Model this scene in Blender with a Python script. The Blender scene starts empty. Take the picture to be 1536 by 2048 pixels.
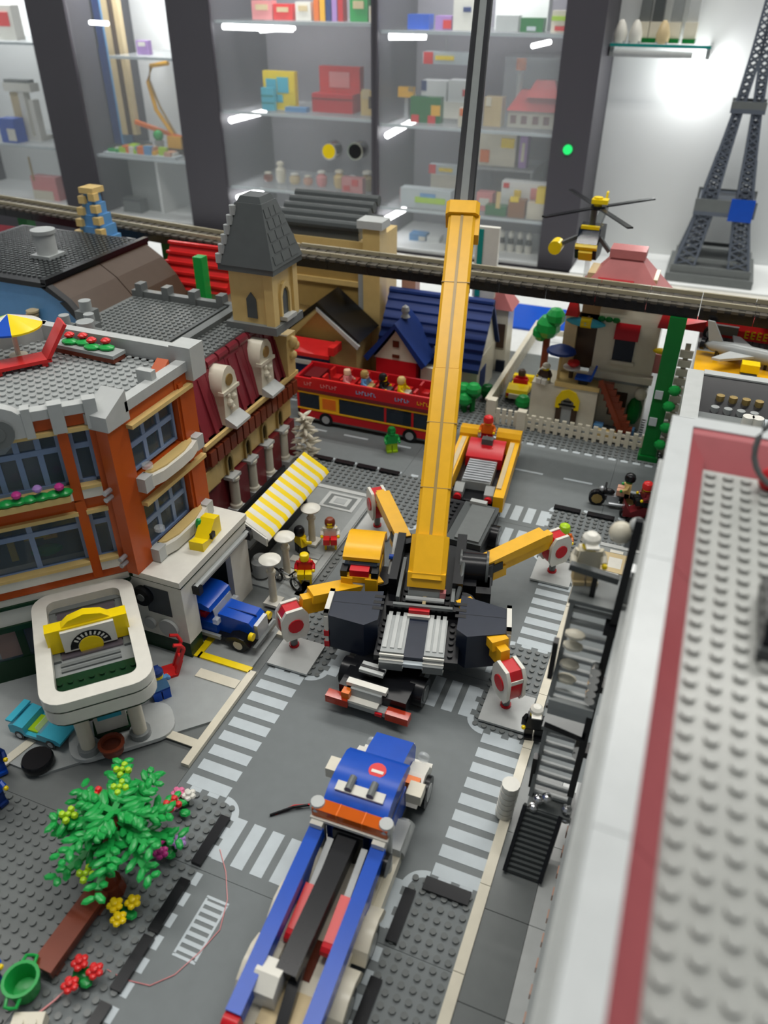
import bpy, math, random
from mathutils import Matrix, Vector
random.seed(7)
S = 0.008                      # one toy-brick stud = 8 mm; all lengths below are in studs
SC = bpy.context.scene
COL = SC.collection
PI = math.pi

# ---------------------------------------------------------------- camera
CAMF = 1559.2167
CAMP = Vector((37.1722, -31.1891, 66.7951))
_az, _pt, _rl = -0.3764, 0.5995, 0.0045
_f = Vector((math.sin(_az)*math.cos(_pt), math.cos(_az)*math.cos(_pt), -math.sin(_pt)))
_r0 = Vector((math.cos(_az), -math.sin(_az), 0)); _u0 = _r0.cross(_f)
_r = _r0*math.cos(_rl) + _u0*math.sin(_rl); _u = _u0*math.cos(_rl) - _r0*math.sin(_rl)
cam = bpy.data.cameras.new('camera'); co = bpy.data.objects.new('camera', cam); COL.objects.link(co)
co.matrix_world = Matrix(((_r.x, _u.x, -_f.x, CAMP.x*S), (_r.y, _u.y, -_f.y, CAMP.y*S), (_r.z, _u.z, -_f.z, CAMP.z*S), (0, 0, 0, 1)))
cam.sensor_fit = 'VERTICAL'; cam.sensor_height = 36; cam.lens = CAMF/2048*36
cam.clip_start = 0.02; cam.clip_end = 60
cam.dof.use_dof = True; cam.dof.focus_distance = 0.72; cam.dof.aperture_fstop = 7.0
SC.camera = co

# ---------------------------------------------------------------- light and exposure
w = bpy.data.worlds.new('room_light'); SC.world = w; w.use_nodes = True
w.node_tree.nodes['Background'].inputs[0].default_value = (0.86, 0.93, 1.0, 1)
w.node_tree.nodes['Background'].inputs[1].default_value = 0.22
def ceiling_lamp(x, y, z, sx, sy, power):
    l = bpy.data.lights.new('ceiling_tube', 'AREA'); l.shape = 'RECTANGLE'; l.size = sx*S; l.size_y = sy*S
    l.energy = power; l.color = (1.0, 0.97, 0.92)
    o = bpy.data.objects.new('ceiling_tube', l); COL.objects.link(o); o.location = (x*S, y*S, z*S)
for lx, ly, pw in ((-80, 10, 6.2), (60, 10, 6.2), (-80, 190, 6.2), (70, 190, 10), (60, 365, 9), (-70, 365, 9)):
    ceiling_lamp(lx, ly, 240, 150, 8, pw); ceiling_lamp(lx, ly+22, 240, 150, 8, pw)
SC.view_settings.view_transform = 'Standard'; SC.view_settings.look = 'None'
SC.view_settings.gamma = 1.0; SC.view_settings.use_curve_mapping = False
SC.view_settings.exposure = 0.0

# ---------------------------------------------------------------- pixel -> place on a known plane
def ray(u, v): return _f + _r*((u-768)/CAMF) - _u*((v-1024)/CAMF)
def un(u, v, x=None, y=None, z=None):
    d = ray(u, v)
    i, val = (0, x) if x is not None else (1, y) if y is not None else (2, z)
    return CAMP + d*((val-CAMP[i])/d[i])
def G(u, v, z=0.0): q = un(u, v, z=z); return (q.x, q.y)

# ---------------------------------------------------------------- shapes: (verts, faces) in studs
def B(x0, x1, y0, y1, z0, z1):
    return ([(x0,y0,z0),(x1,y0,z0),(x1,y1,z0),(x0,y1,z0),(x0,y0,z1),(x1,y0,z1),(x1,y1,z1),(x0,y1,z1)],
            [(0,3,2,1),(4,5,6,7),(0,1,5,4),(1,2,6,5),(2,3,7,6),(3,0,4,7)])
def PR(poly, z0, z1, top=None):
    n = len(poly); a = sum(poly[i][0]*poly[(i+1)%n][1]-poly[(i+1)%n][0]*poly[i][1] for i in range(n))
    if a < 0: poly = poly[::-1]; top = top[::-1] if top else None
    t = top or poly
    V = [(p[0],p[1],z0) for p in poly] + [(p[0],p[1],z1) for p in t]
    F = [tuple(range(n-1,-1,-1)), tuple(range(n,2*n))] + [(i,(i+1)%n,n+(i+1)%n,n+i) for i in range(n)]
    return V, F
def PX(poly, x0, x1):            # polygon given in (y,z), extruded along x
    V, F = PR(poly, x0, x1); return [(c,a,b) for a,b,c in V], F
def PY(poly, y0, y1):            # polygon given in (x,z), extruded along y
    V, F = PR(poly, y0, y1); return [(a,c,b) for a,b,c in V], [f[::-1] for f in F]
def circ(cx, cy, r, n=16, a0=0.0, a1=2*PI, ry=None):
    full = abs(a1-a0-2*PI) < 1e-6
    k = n if full else n+1
    return [(cx+r*math.cos(a0+(a1-a0)*i/n), cy+(ry or r)*math.sin(a0+(a1-a0)*i/n)) for i in range(k)]
def C(x, y, z0, z1, r, n=14, r2=None):
    return PR(circ(x, y, r, n), z0, z1, circ(x, y, r if r2 is None else r2, n))
def CX(x0, x1, y, z, r, n=16, r2=None):
    V, F = PR(circ(y, z, r, n), x0, x1, circ(y, z, r if r2 is None else r2, n)); return [(c,a,b) for a,b,c in V], F
def CY(y0, y1, x, z, r, n=16, r2=None):
    V, F = PR(circ(x, z, r, n), y0, y1, circ(x, z, r if r2 is None else r2, n)); return [(a,c,b) for a,b,c in V], [f[::-1] for f in F]
def LA(prof, x=0, y=0, z=0, n=14):      # lathe, prof = [(r,z)..]
    V, F = [], []
    for r, h in prof:
        V += [(x+r*math.cos(2*PI*i/n), y+r*math.sin(2*PI*i/n), z+h) for i in range(n)]
    for k in range(len(prof)-1):
        F += [(k*n+i, k*n+(i+1)%n, (k+1)*n+(i+1)%n, (k+1)*n+i) for i in range(n)]
    F += [tuple(range(n-1,-1,-1)), tuple(range((len(prof)-1)*n, len(prof)*n))]
    return V, F
def SP(x, y, z, r, n=10, sx=1, sy=1, sz=1):
    m = max(4, n//2+1)
    pr = [(max(.02, math.sin(PI*i/m))*r, -math.cos(PI*i/m)*r) for i in range(m+1)]
    V, F = LA(pr, n=n); return [(x+a*sx, y+b*sy, z+c*sz) for a,b,c in V], F
def TU(path, r, n=8):
    path = [Vector(p) for p in path]; V, F = [], []; up0 = Vector((0,0,1))
    for i, p in enumerate(path):
        t = (path[min(i+1,len(path)-1)]-path[max(i-1,0)]).normalized()
        a = t.cross(up0 if abs(t.z) < .95 else Vector((1,0,0))).normalized(); b = t.cross(a)
        V += [tuple(p+(a*math.cos(2*PI*k/n)+b*math.sin(2*PI*k/n))*r) for k in range(n)]
    for i in range(len(path)-1):
        F += [(i*n+k, i*n+(k+1)%n, (i+1)*n+(k+1)%n, (i+1)*n+k) for k in range(n)]
    F += [tuple(range(n))[::-1], tuple(range((len(path)-1)*n, len(path)*n))]
    return V, F
def BAR(p, q, w, h):              # rectangular bar from p to q
    p, q = Vector(p), Vector(q); t = (q-p).normalized()
    a = t.cross(Vector((0,0,1)) if abs(t.z) < .98 else Vector((0,1,0))).normalized()*(w/2); b = a.cross(t).normalized()*(h/2)
    V = [tuple(c+sa*a+sb*b) for c in (p, q) for sa, sb in ((-1,-1),(1,-1),(1,1),(-1,1))]
    return V, [(0,1,2,3),(7,6,5,4),(0,4,5,1),(1,5,6,2),(2,6,7,3),(3,7,4,0)]
def RR(x0, x1, y0, y1, r, n=5):   # rounded rectangle polygon
    P = []
    for cx, cy, a in ((x1-r,y1-r,0),(x0+r,y1-r,PI/2),(x0+r,y0+r,PI),(x1-r,y0+r,1.5*PI)):
        P += [(cx+r*math.cos(a+PI/2*i/n), cy+r*math.sin(a+PI/2*i/n)) for i in range(n+1)]
    return P
def RING(po, pi, z0, z1):         # frame between two polygons of equal count
    n = len(po); V = [(a,b,z) for z in (z0,z1) for P in (po,pi) for a,b in P]; F = []
    for i in range(n):
        j = (i+1)%n
        F += [(i,j,2*n+j,2*n+i),(n+j,n+i,3*n+i,3*n+j),(2*n+i,2*n+j,3*n+j,3*n+i),(j,i,n+i,n+j)]
    return V, F
def STUD(x, y, z, n=8, r=.3, h=.2):
    c = circ(x, y, r, n)
    return [(a,b,z) for a,b in c]+[(a,b,z+h) for a,b in c], [tuple(range(n,2*n))]+[(i,(i+1)%n,n+(i+1)%n,n+i) for i in range(n)]
def ST(x0, x1, y0, y1, z, skip=None, n=8):
    sh = []
    for i in range(int(round(x1-x0))):
        for j in range(int(round(y1-y0))):
            x, y = x0+.5+i, y0+.5+j
            if skip and skip(x, y): continue
            sh.append(STUD(x, y, z, n))
    return J(*sh)
def J(*sh):
    V, F = [], []
    for v, f in sh:
        o = len(V); V += list(v); F += [tuple(i+o for i in q) for q in f]
    return V, F
def X(sh, m): return [tuple(m @ Vector(v)) for v in sh[0]], sh[1]
def MV(sh, x=0, y=0, z=0): return [(a+x,b+y,c+z) for a,b,c in sh[0]], sh[1]
def RZ(sh, a, c=(0,0)):
    k, s = math.cos(a), math.sin(a)
    return [(c[0]+(x-c[0])*k-(y-c[1])*s, c[1]+(x-c[0])*s+(y-c[1])*k, z) for x,y,z in sh[0]], sh[1]
def ROT(axis, a, c=(0,0,0)): return Matrix.Translation(c) @ Matrix.Rotation(a, 4, axis) @ Matrix.Translation([-q for q in c])

# ---------------------------------------------------------------- materials
def lin(h):
    h = [int(h[i:i+2],16)/255 for i in (0,2,4)]
    return tuple(c/12.92 if c <= .04045 else ((c+.055)/1.055)**2.4 for c in h)
PAL = dict(roofgrey='9C9E9A', ledgewhite='B9BDBD', dustyred='A25458', backpanel='85838A', steel='5E6570', trackrail='9C947C', trackbed='5F5B50', red='C21D26', bright_red='D42B2B', dark_red='74262B', burgundy='7C2A34', orange='B8501C', bright_orange='E07020', yellow='ECB01C', lemon='EFD013', boom='E9B020',
    gold='A8905A', tan='D3B778', sand='C9B58C', white='DAD8CE', cream='D5CFBC', grey='9DA1A0', lgrey='B6B9B7', dgrey='6C706F', xgrey='505454', black='151619', navy='1D2433',
    blue='124CB4', dblue='14306F', azure='5E93C4', sky='7FB0DA', frame_blue='7D92B4', cyan='45B5CE', green='1F9A46', dgreen='0F6B2C', lime='A8CF24', forest='14351F', brown='5E2D1E', reddish='7A3A26',
    skin='E0B89A', pink='D86F97', magenta='C43C8C', lilac='A984C4', rose='D98A8A', pinkroof='C77A78', flesh='C99A83', wood='8B5A2E', road='6E7475', mark='B9C2C6', platform='8A8E8D',
    walnut='4A3B30', silver='B8BCC0', teal='1F8C84', tabletop='C9CCCB', wallwhite='E4E7E6', darkpanel='4C4A50', shelfitem='C9C4B8', khaki='A58A52', rail='57534A', sleeper='4A463F')
_m = {}
def mat(name):
    if name in _m: return _m[name]
    m = bpy.data.materials.new(name); m.use_nodes = True; nt = m.node_tree; b = nt.nodes['Principled BSDF']; I = b.inputs
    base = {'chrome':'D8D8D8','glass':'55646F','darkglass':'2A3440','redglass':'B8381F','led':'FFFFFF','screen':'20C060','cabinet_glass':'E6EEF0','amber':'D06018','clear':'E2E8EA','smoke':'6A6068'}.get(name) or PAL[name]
    c = lin(base); I['Base Color'].default_value = (*c, 1)
    I['Roughness'].default_value = .26; I['Specular IOR Level'].default_value = .3
    if name in ('chrome',): I['Metallic'].default_value = 1; I['Roughness'].default_value = .15
    elif name in ('silver', 'gold'): I['Metallic'].default_value = .55; I['Roughness'].default_value = .35
    elif name in ('glass','cabinet_glass','clear','darkglass','redglass','amber','smoke'):
        I['Alpha'].default_value = dict(glass=.42, cabinet_glass=.11, clear=.3, darkglass=.72, redglass=.85, amber=.85, smoke=.5)[name]; I['Roughness'].default_value = .06
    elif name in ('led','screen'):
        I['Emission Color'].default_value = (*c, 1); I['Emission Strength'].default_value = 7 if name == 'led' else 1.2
    elif name in ('road','tabletop','wallwhite','darkpanel','backpanel','mark','dblue','sleeper','rail'): I['Roughness'].default_value = .5
    if name not in ('led','screen','chrome','cabinet_glass','glass','clear'):
        # moulded plastic: very slight mottling of colour and gloss
        tc = nt.nodes.new('ShaderNodeTexCoord'); nz = nt.nodes.new('ShaderNodeTexNoise'); nz.inputs['Scale'].default_value = 90 if name not in ('wallwhite','darkpanel') else 4
        nz.inputs['Detail'].default_value = 3
        mx = nt.nodes.new('ShaderNodeMix'); mx.data_type = 'RGBA'
        mx.inputs[6].default_value = (*[q*.9 for q in c], 1); mx.inputs[7].default_value = (*[min(1,q*1.08) for q in c], 1)
        nt.links.new(tc.outputs['Object'], nz.inputs['Vector']); nt.links.new(nz.outputs['Fac'], mx.inputs[0]); nt.links.new(mx.outputs[2], I['Base Color'])
    _m[name] = m; return m

# ---------------------------------------------------------------- objects
def mesh(name, m, *sh):
    V, F = J(*sh); me = bpy.data.meshes.new(name)
    me.from_pydata([(a*S,b*S,c*S) for a,b,c in V], [], F)
    for p in me.polygons: p.use_smooth = True
    me.set_sharp_from_angle(angle=math.radians(32)); me.materials.append(mat(m)); me.update()
    return me
def part(parent, name, m, *sh, label=None, kind=None):
    o = bpy.data.objects.new(name, mesh(name, m, *sh)); COL.objects.link(o)
    if parent is not None: o.parent = parent
    if label: o['label'] = label
    if kind: o['kind'] = kind
    return o
def again(o, parent=None, x=0, y=0, z=0, rz=0):          # another piece with the same mesh
    c = bpy.data.objects.new(o.name.split('.')[0], o.data); COL.objects.link(c); c.parent = parent or o.parent
    c.location = (x*S, y*S, z*S); c.rotation_euler = (0, 0, rz); return c
def thing(name, label, cat, loc=(0,0,0), rz=0, group=None, kind=None):
    o = bpy.data.objects.new(name, None); COL.objects.link(o); o.empty_display_size = .01
    o.location = [q*S for q in loc]; o.rotation_euler = (0, 0, rz); o['label'] = label; o['category'] = cat
    if group: o['group'] = group
    if kind: o['kind'] = kind
    return o
def solo(name, label, cat, m, *sh, loc=(0,0,0), rz=0, group=None, kind=None):
    o = part(None, name, m, *sh); o.location = [q*S for q in loc]; o.rotation_euler = (0, 0, rz); o['label'] = label; o['category'] = cat
    if group: o['group'] = group
    if kind: o['kind'] = kind
    return o
def struct(name, m, *sh, label=None):
    o = part(None, name, m, *sh, kind='structure')
    if label: o['label'] = label
    return o
def copy_tree(o, loc=None, rz=None, label=None, parent=None):
    c = o.copy(); COL.objects.link(c); c.parent = parent
    if loc is not None: c.location = [q*S for q in loc]
    if rz is not None: c.rotation_euler = (0, 0, rz)
    if label: c['label'] = label
    for ch in o.children: copy_tree(ch, parent=c)
    return c
def wheel(parent, x, y, z, r, wdt, rim='grey', axis='x', name='wheel'):
    f = CX if axis == 'x' else CY
    c = (y, z) if axis == 'x' else (x, z); a = x if axis == 'x' else y
    wo = part(parent, name, 'black', f(a-wdt/2, a+wdt/2, *c, r, 18))
    part(wo, 'wheel_rim', rim, f(a-wdt/2-.06, a+wdt/2+.06, *c, r*.58, 14))
    return wo
def figure(name, label, x, y, z=0, rz=0, torso='red', legs='blue', head='lemon', hat=None, hatc='red', sit=False, group=None, cat='toy figure'):
    t = thing(name, label, cat, (x, y, z), rz, group)     # faces local -y
    if sit:
        part(t, 'legs', legs, B(-.95,-.07,-1.5,.4,0,.9), B(.07,.95,-1.5,.4,0,.9), B(-.95,.95,-.3,.5,0,.8)); h = .6
    else:
        part(t, 'legs', legs, B(-.95,-.07,-.75,.45,0,.35), B(.07,.95,-.75,.45,0,.35), B(-.95,-.07,-.45,.45,.3,1.5), B(.07,.95,-.45,.45,.3,1.5), B(-.97,.97,-.45,.45,1.35,1.65)); h = 1.62
    part(t, 'torso', torso, PY([(-.98,h),(.98,h),(.75,h+1.55),(-.75,h+1.55)], -.48, .48))
    for s in (-1, 1):
        a = part(t, 'arm', torso, TU([(s*.85,0,h+1.35),(s*1.12,-.05,h+.85),(s*1.15,-.6,h+.5)], .27, 7))
        part(a, 'hand', head, SP(s*1.15,-.85,h+.42,.25,7))
    part(t, 'head', head, LA([(.3,0),(.62,.12),(.64,.85),(.55,1.0),(.3,1.05)], 0, 0, h+1.55, 12))
    if hat == 'cap': part(t, 'cap', hatc, LA([(.7,0),(.74,.1),(.68,.45),(.4,.72),(.1,.78)], 0, 0, h+2.15, 12), B(-.5,.5,-1.15,-.5,h+2.15,h+2.28))
    elif hat == 'helmet': part(t, 'helmet', hatc, LA([(.6,-.4),(.8,-.3),(.85,.1),(.7,.6),(.35,.85),(.05,.9)], 0, .05, h+2.2, 12))
    elif hat == 'hair': part(t, 'hair', hatc, LA([(.68,-.6),(.76,-.2),(.72,.25),(.5,.55),(.1,.62)], 0, .12, h+2.3, 12))
    return t
# ================================================================ table, room shell
struct('floor', 'platform', B(-320, 260, -140, 420, -102, -100))
def panel(name, m, x0, x1, y0, y1, z0, z1): return struct(name, m, B(x0,x1,y0,y1,z0,z1))
panel('wall_back', 'wallwhite', -320, 260, 262, 266, -100, 240)
panel('wall_left', 'wallwhite', -264, -260, -140, 262, -100, 240)
panel('wall_right', 'wallwhite', 5.1, 200, 216, 219, -100, 240)
t = thing('display_table', 'long white table carrying the whole toy brick town', 'table')
part(t, 'table_top', 'tabletop', B(-130, 90, -48, 186, -4, -.4))
part(t, 'edge_strip', 'white', B(-130, 90, 186, 188.5, -5, -.4))
for x in (-124, 84):
    for y in (-42, 178): part(t, 'leg', 'silver', B(x-2.5,x+2.5,y-2.5,y+2.5,-100,-4))

# ================================================================ road baseplates
def roadplate(label, x, y, kind, **k):
    t = thing('road_baseplate', label, 'baseplate', (x, y, 0))
    plate = part(t, 'plate', 'road', B(.02,31.98,.02,31.98,-.4,0))
    stp = None; dsh = None
    def stripe(cx, cy, vert, L=4.6, Wd=1.25, nm='crosswalk_stripe'):
        a, b = (Wd/2, L/2) if vert else (L/2, Wd/2)
        part(t, nm, 'mark', B(cx-a,cx+a,cy-b,cy+b,-.1,.03 if nm == 'crosswalk_stripe' else .022))
    def corner(cx, cy, qx, qy):    # studded corner with its curved white kerb line, qx,qy = direction of the road centre
        sx, sy = (0, cx) if qx > 0 else (cx, 32), (0, cy) if qy > 0 else (cy, 32)
        part(t, 'studs', 'dgrey', ST(*sx, *sy, 0, k.get('skip')), kind='stuff')
        a = {(1,1):0, (-1,1):PI/2, (-1,-1):PI, (1,-1):1.5*PI}[(qx,qy)]
        ox, oy = cx-qx*1.6, cy-qy*1.6
        po = circ(ox, oy, 2.2, 8, a, a+PI/2); pi = circ(ox, oy, 1.5, 8, a, a+PI/2)
        V = [(p[0],p[1],.016) for p in po+pi]; n = len(po)
        part(t, 'kerb_curve', 'mark', (V, [(i,i+1,n+i+1,n+i) for i in range(n-1)]))
        for i in range(2):
            d = 3.0+i*2.0
            stripe(cx-qx*d, cy+qy*.25, False, 1.2, .65, 'kerb_dash'); stripe(cx+qx*.25, cy-qy*d, True, 1.2, .65, 'kerb_dash')
    if kind == 'cross':
        for (cx, cy, qx, qy) in ((7,7,1,1),(25,7,-1,1),(25,25,-1,-1),(7,25,1,-1)): corner(cx, cy, qx, qy)
        for i in range(9):
            c = 8+2*i
            for side in k.get('sides', 'LRBT'):
                if side == 'B': stripe(c, 3.6, True)
                if side == 'T': stripe(c, 28.4, True)
                if side == 'L': stripe(3.0, c, False)
                if side == 'R': stripe(29.0, c, False)
    elif kind == 'y':
        for x0 in (0, 25): part(t, 'studs', 'dgrey', ST(x0, x0+7, 0, 32, 0, k.get('skip')), kind='stuff')
        for i in range(16):
            stripe(7.25, 1.1+2*i, True, 1.2, .65, 'kerb_dash'); stripe(24.75, 1.1+2*i, True, 1.2, .65, 'kerb_dash')
        for i in range(4): stripe(16, 28-8*i, True, 4.6, .5, 'lane_dash')
    elif kind == 'x':
        for y0 in (0, 25): part(t, 'studs', 'dgrey', ST(0, 32, y0, y0+7, 0, k.get('skip')), kind='stuff')
        for i in range(16):
            stripe(1.1+2*i, 24.8, False, 1.2, .65, 'kerb_dash'); stripe(1.1+2*i, 7.25, False, 1.2, .65, 'kerb_dash')
        for i in range(4): stripe(4+8*i, 15.6, False, 4.6, .5, 'lane_dash')
    elif kind == 'tee':
        for (cx, cy, qx, qy) in ((7,7,1,1),(25,7,-1,1)): corner(cx, cy, qx, qy)
        for i in range(9): stripe(8+2*i, 3.0, True, 4.0)
        part(t, 'studs', 'dgrey', ST(0, 32, 25, 32, 0), kind='stuff')
        for i in range(16): stripe(1.1+2*i, 24.8, False, 1.2, .65, 'kerb_dash')
        for i in range(4): stripe(3+8*i, 15.6, False, 4.6, .5, 'lane_dash')
    return t
rp0 = roadplate('grey road baseplate with a drain grating, under the tail of the blue tow truck', 0, -32, 'y')
part(rp0, 'drain_grating', 'mark', *[B(9.2,11.0,25.2+.7*i,25.55+.7*i,0,.035) for i in range(7)], B(9.0,9.2,24.9,30,0,.035), B(11.0,11.2,24.9,30,0,.035), B(9.0,11.2,24.7,24.95,0,.035), B(9.0,11.2,29.95,30.2,0,.035))
rp1 = roadplate('grey crossroads baseplate with the blue tow truck cab on it', 0, 0, 'cross')
part(rp1, 'drain_grating', 'mark', B(22.2,23.4,1.0,5.2,0,.035), B(21.0,22.2,1.0,2.2,0,.035))
rp2 = roadplate('grey crossroads baseplate under the crane front outriggers', 0, 32, 'cross', sides='RT')
rp3 = roadplate('grey junction baseplate with the yellow loader driving over it', 0, 64, 'tee')
rp4 = roadplate('grey straight road baseplate under the red double decker bus', -32, 64, 'x')
rp5 = roadplate('grey straight road baseplate under the motorcycle', 32, 64, 'x')
# black kerb tiles pressed onto the stud strips
def kerb(parent, x0, x1, y0, y1, m='black', nm='kerb_tile'):
    part(parent, nm, m, B(x0,x1,y0,y1,.02,.42))
for y in (-10.9+32, -5.4+32, .1+0, ): pass
for y0, y1 in ((20.6,25.2),(25.6,30.6),(14.6,19.6),(9,14)): kerb(rp0, 6, 7, y0, y1)
for y0, y1 in ((23.6,29.2),(17.2,22.6),(11,16)): kerb(rp0, 25, 26, y0, y1)
kerb(rp1, 6, 7, .2, 5.4); kerb(rp1, 25, 26, .3, 5.2); kerb(rp1, 26.4, 30.6, 5.6, 6.9)
for x0, x1 in ((12.2,15.6),(16.2,19.6),(20.2,23.6),(24.2,27.6),(28.2,31.6)): kerb(rp4, x0, x1, 6, 7)
for x0, x1 in ((25,29),(30,32)): kerb(rp3, x0, x1, 6, 7)
for x0, x1 in ((0,2),(3.6,7.1)): kerb(rp5, x0, x1, 6, 7)
# light kerb along the right-hand pavement
t = thing('pavement_kerb', 'light grey tiled kerb running beside the zebra crossings and the fire escape', 'kerb')
for i in range(12): part(t, 'tile', 'cream', B(31.05,32.0,-32+8*i+.03,-32+8*(i+1)-.03,0,.45))
t = thing('station_pavement', 'dark grey smooth pavement between the pale kerb and the tall white wall', 'pavement')
for i in range(7):
    for j, (x0, x1, m) in enumerate(((32.0,35.9,'dgrey'),(35.9,38.1,'lgrey'))):
        part(t, 'tile', m, B(x0+.02,x1-.02,-34+8*i+.03,-34+8*(i+1)-.03,-.4,.28))
# grey-and-tan mosaic pavement further along
t = thing('mosaic_pavement', 'grey stone pavement with a tan and white square mosaic', 'pavement', (32,32,0))
part(t, 'plate', 'road', B(.02,20,-9.9,31.98,-.4,0)); part(t, 'studs', 'dgrey', ST(0,8,22,24,0), kind='stuff')
part(t, 'slab', 'platform', B(.1,7.15,24.2,32,0,.3))
part(t, 'border', 'lgrey', B(.1,.9,24.2,32,.3,.42), B(.9,7.15,31,31.8,.3,.42))
for a in ((1.8,5.4,25.2,26.2),(1.8,5.4,28.6,29.6),(1.8,2.7,26.2,28.6),(4.5,5.4,26.2,28.6)): part(t, 'mosaic_tile', 'sand', B(*a,.3,.5))
for a in ((2.7,4.5,26.2,28.6),(.95,1.8,26.4,27.8),(2.6,4.4,29.7,30.4),(2.6,4.4,24.4,25.1)): part(t, 'mosaic_tile', 'white', B(*a,.3,.5))

# dark studded lawn plate under the tree
t = thing('studded_baseplate', 'dark grey studded baseplate under the brick tree and brown bench', 'baseplate', (-32,-32,0))
part(t, 'plate', 'dgrey', B(.02,31.98,.02,31.98,-.4,0)); part(t, 'studs', 'dgrey', ST(0,32,6,32,0), kind='stuff')
# filler plates further back
for (x, y, x1, y1, m, lb) in ((-32,96,32,128,'dgrey','grey studded baseplate behind the far pavement, under the houses'),(32,96,64,128,'dgrey','grey studded baseplate behind the green post'),(-96,32,-32,96,'dgrey','grey baseplate under the black-roofed blue building')):
    t = thing('studded_baseplate', lb, 'baseplate', (x,y,0))
    part(t, 'plate', m, B(.02,x1-x-.02,.02,y1-y-.02,-.4,0))
    if x > -90: part(t, 'studs', m, ST(0, x1-x, 0, 10, 0), kind='stuff')
# blue mat behind the white house
solo('blue_baseplate', 'flat bright blue baseplate behind the white villa', 'baseplate', 'blue', B(-16,20,142,158,-.4,.1))
# ================================================================ corner garage: forecourt, ground floor, two orange floors, roof
t = thing('garage_forecourt', 'smooth light grey forecourt with white and yellow kerb lines at the corner garage', 'forecourt', (-32,0,0))
part(t, 'plate', 'dgrey', B(.02,31.98,.02,31.98,-.4,0)); part(t, 'studs', 'dgrey', ST(0,12,0,3,0), kind='stuff')
part(t, 'paving', 'grey', PR([(0,2.5),(18.5,2.5),(31,15),(31,32),(0,32)],0,.3))
part(t, 'kerb_line', 'cream', B(31.05,31.95,9,23.0,0,.5)); part(t, 'kerb_line', 'cream', B(31.05,31.95,29.5,32,0,.5))
part(t, 'kerb_line', 'cream', X(B(-.5,.5,-3.2,3.2,.2,.42), Matrix.Translation((14.2,2.6,0)) @ Matrix.Rotation(-.2,4,'Z')))
part(t, 'kerb_line', 'cream', B(25.6,30.9,19.9,21.2,.28,.42)); part(t, 'kerb_line', 'cream', B(25.9,31.2,11.2,12.2,.28,.42)); part(t, 'kerb_line', 'cream', B(4.6,5.6,6,13,.28,.42))
part(t, 'kerb_line', 'lemon', B(24.2,31.2,22.6,23.5,.28,.5)); part(t, 'kerb_line', 'lemon', B(23.6,24.5,22.6,27.5,.28,.5))
part(t, 'island', 'lgrey', X(PR(RR(-5.6,5.2,-2.6,2.6,2.0),.28,.75), Matrix.Translation((23.2,10.2,0)) @ Matrix.Rotation(PI/4,4,'Z')))

g = thing('corner_garage', 'orange corner building with blue window frames above a white and green garage', 'building', (0,0,0))
R45 = Matrix.Translation((-15.3,21.7,0)) @ Matrix.Rotation(PI/4, 4, 'Z')   # local -x runs along the chamfer, local -y faces out
def fx(sh): return X(sh, R45)
# ground floor
GP = [(-26.6,10.4),(-14.6,22.3),(-8.2,22.3),(-8.2,25.2)]
part(g, 'ground_wall', 'forest', PR([(-27.6,9.4),(-14.9,22.1),(-14.9,22.6),(-28.1,9.9)],0,3.2))
part(g, 'ground_wall', 'white', PR([(-27.6,9.4),(-14.9,22.1),(-14.9,22.9),(-28.3,9.9)],7.6,11.6), label='white fascia of the garage shop')
part(g, 'green_band', 'forest', PR([(-27.4,9.2),(-14.7,21.9),(-14.9,22.6),(-28.1,9.9)],10.4,10.75)); part(g, 'green_band', 'forest', PR([(-27.4,9.2),(-14.7,21.9),(-14.9,22.6),(-28.1,9.9)],7.4,8.1))
part(g, 'shop_window_pane', 'glass', PR([(-27.3,9.9),(-15.1,22.1),(-15.2,22.3),(-27.5,10.1)],3.2,7.5))
for i in range(5):
    s = -1.2-3.6*i; part(g, 'window_post', 'forest', fx(B(s-.4,s+.4,.1,.6,0,7.6)))
part(g, 'ground_wall', 'white', B(-14.9,-8.2,22.3,23.1,2.6,11.2)); part(g, 'ground_wall', 'forest', B(-14.9,-8.3,22.35,23.1,0,2.6))
part(g, 'ground_wall', 'white', B(-9.1,-8.2,23.1,24.8,2.6,11.2)); part(g, 'ground_wall', 'forest', B(-9.1,-8.3,23.1,24.8,0,2.6))
part(g, 'shop_window', 'darkglass', B(-13.2,-10.0,22.2,22.4,6.2,10.0))
ty = part(g, 'tyre_emblem', 'black', CY(21.6,22.3,-13.4,8.6,1.25,18)); part(ty, 'hub', 'dgrey', CY(21.5,22.3,-13.4,8.6,.5,12))
for x, r in ((-10.7,1.25),(-13.3,.8)): part(g, 'round_lamp', 'lgrey', CY(21.9,22.3,x,4.4,r,16))
part(g, 'ground_wall', 'white', B(-9.0,-8.2,32.4,36.4,0,11.2)); part(g, 'door_lintel', 'white', B(-9.0,-8.2,24.8,32.4,8.4,11.2)); part(g, 'door_rail', 'grey', CY(24.4,36,-7.8,9.6,.35,10))
for yy in (24.6,36.0): part(g, 'rail_bracket', 'black', B(-8.4,-7.2,yy-.35,yy+.35,8.7,9.8))
part(g, 'garage_interior', 'dgrey', B(-26,-25.4,14,36,0,11), B(-26,-8.4,35.8,36.4,0,11)); part(g, 'workbench', 'khaki', B(-25,-18,20,23,0.3,3)); part(g, 'shop_shelf', 'reddish', fx(B(-14,-3,2.5,3.2,2,7)))
part(g, 'poster', 'flesh', fx(B(-14.6,-12.2,.35,.45,3.4,7.0)))
part(g, 'green_band', 'forest', B(-14.9,-8.1,22.2,22.35,10.9,11.2), B(-8.3,-8.1,22.2,36.4,10.9,11.2))
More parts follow.
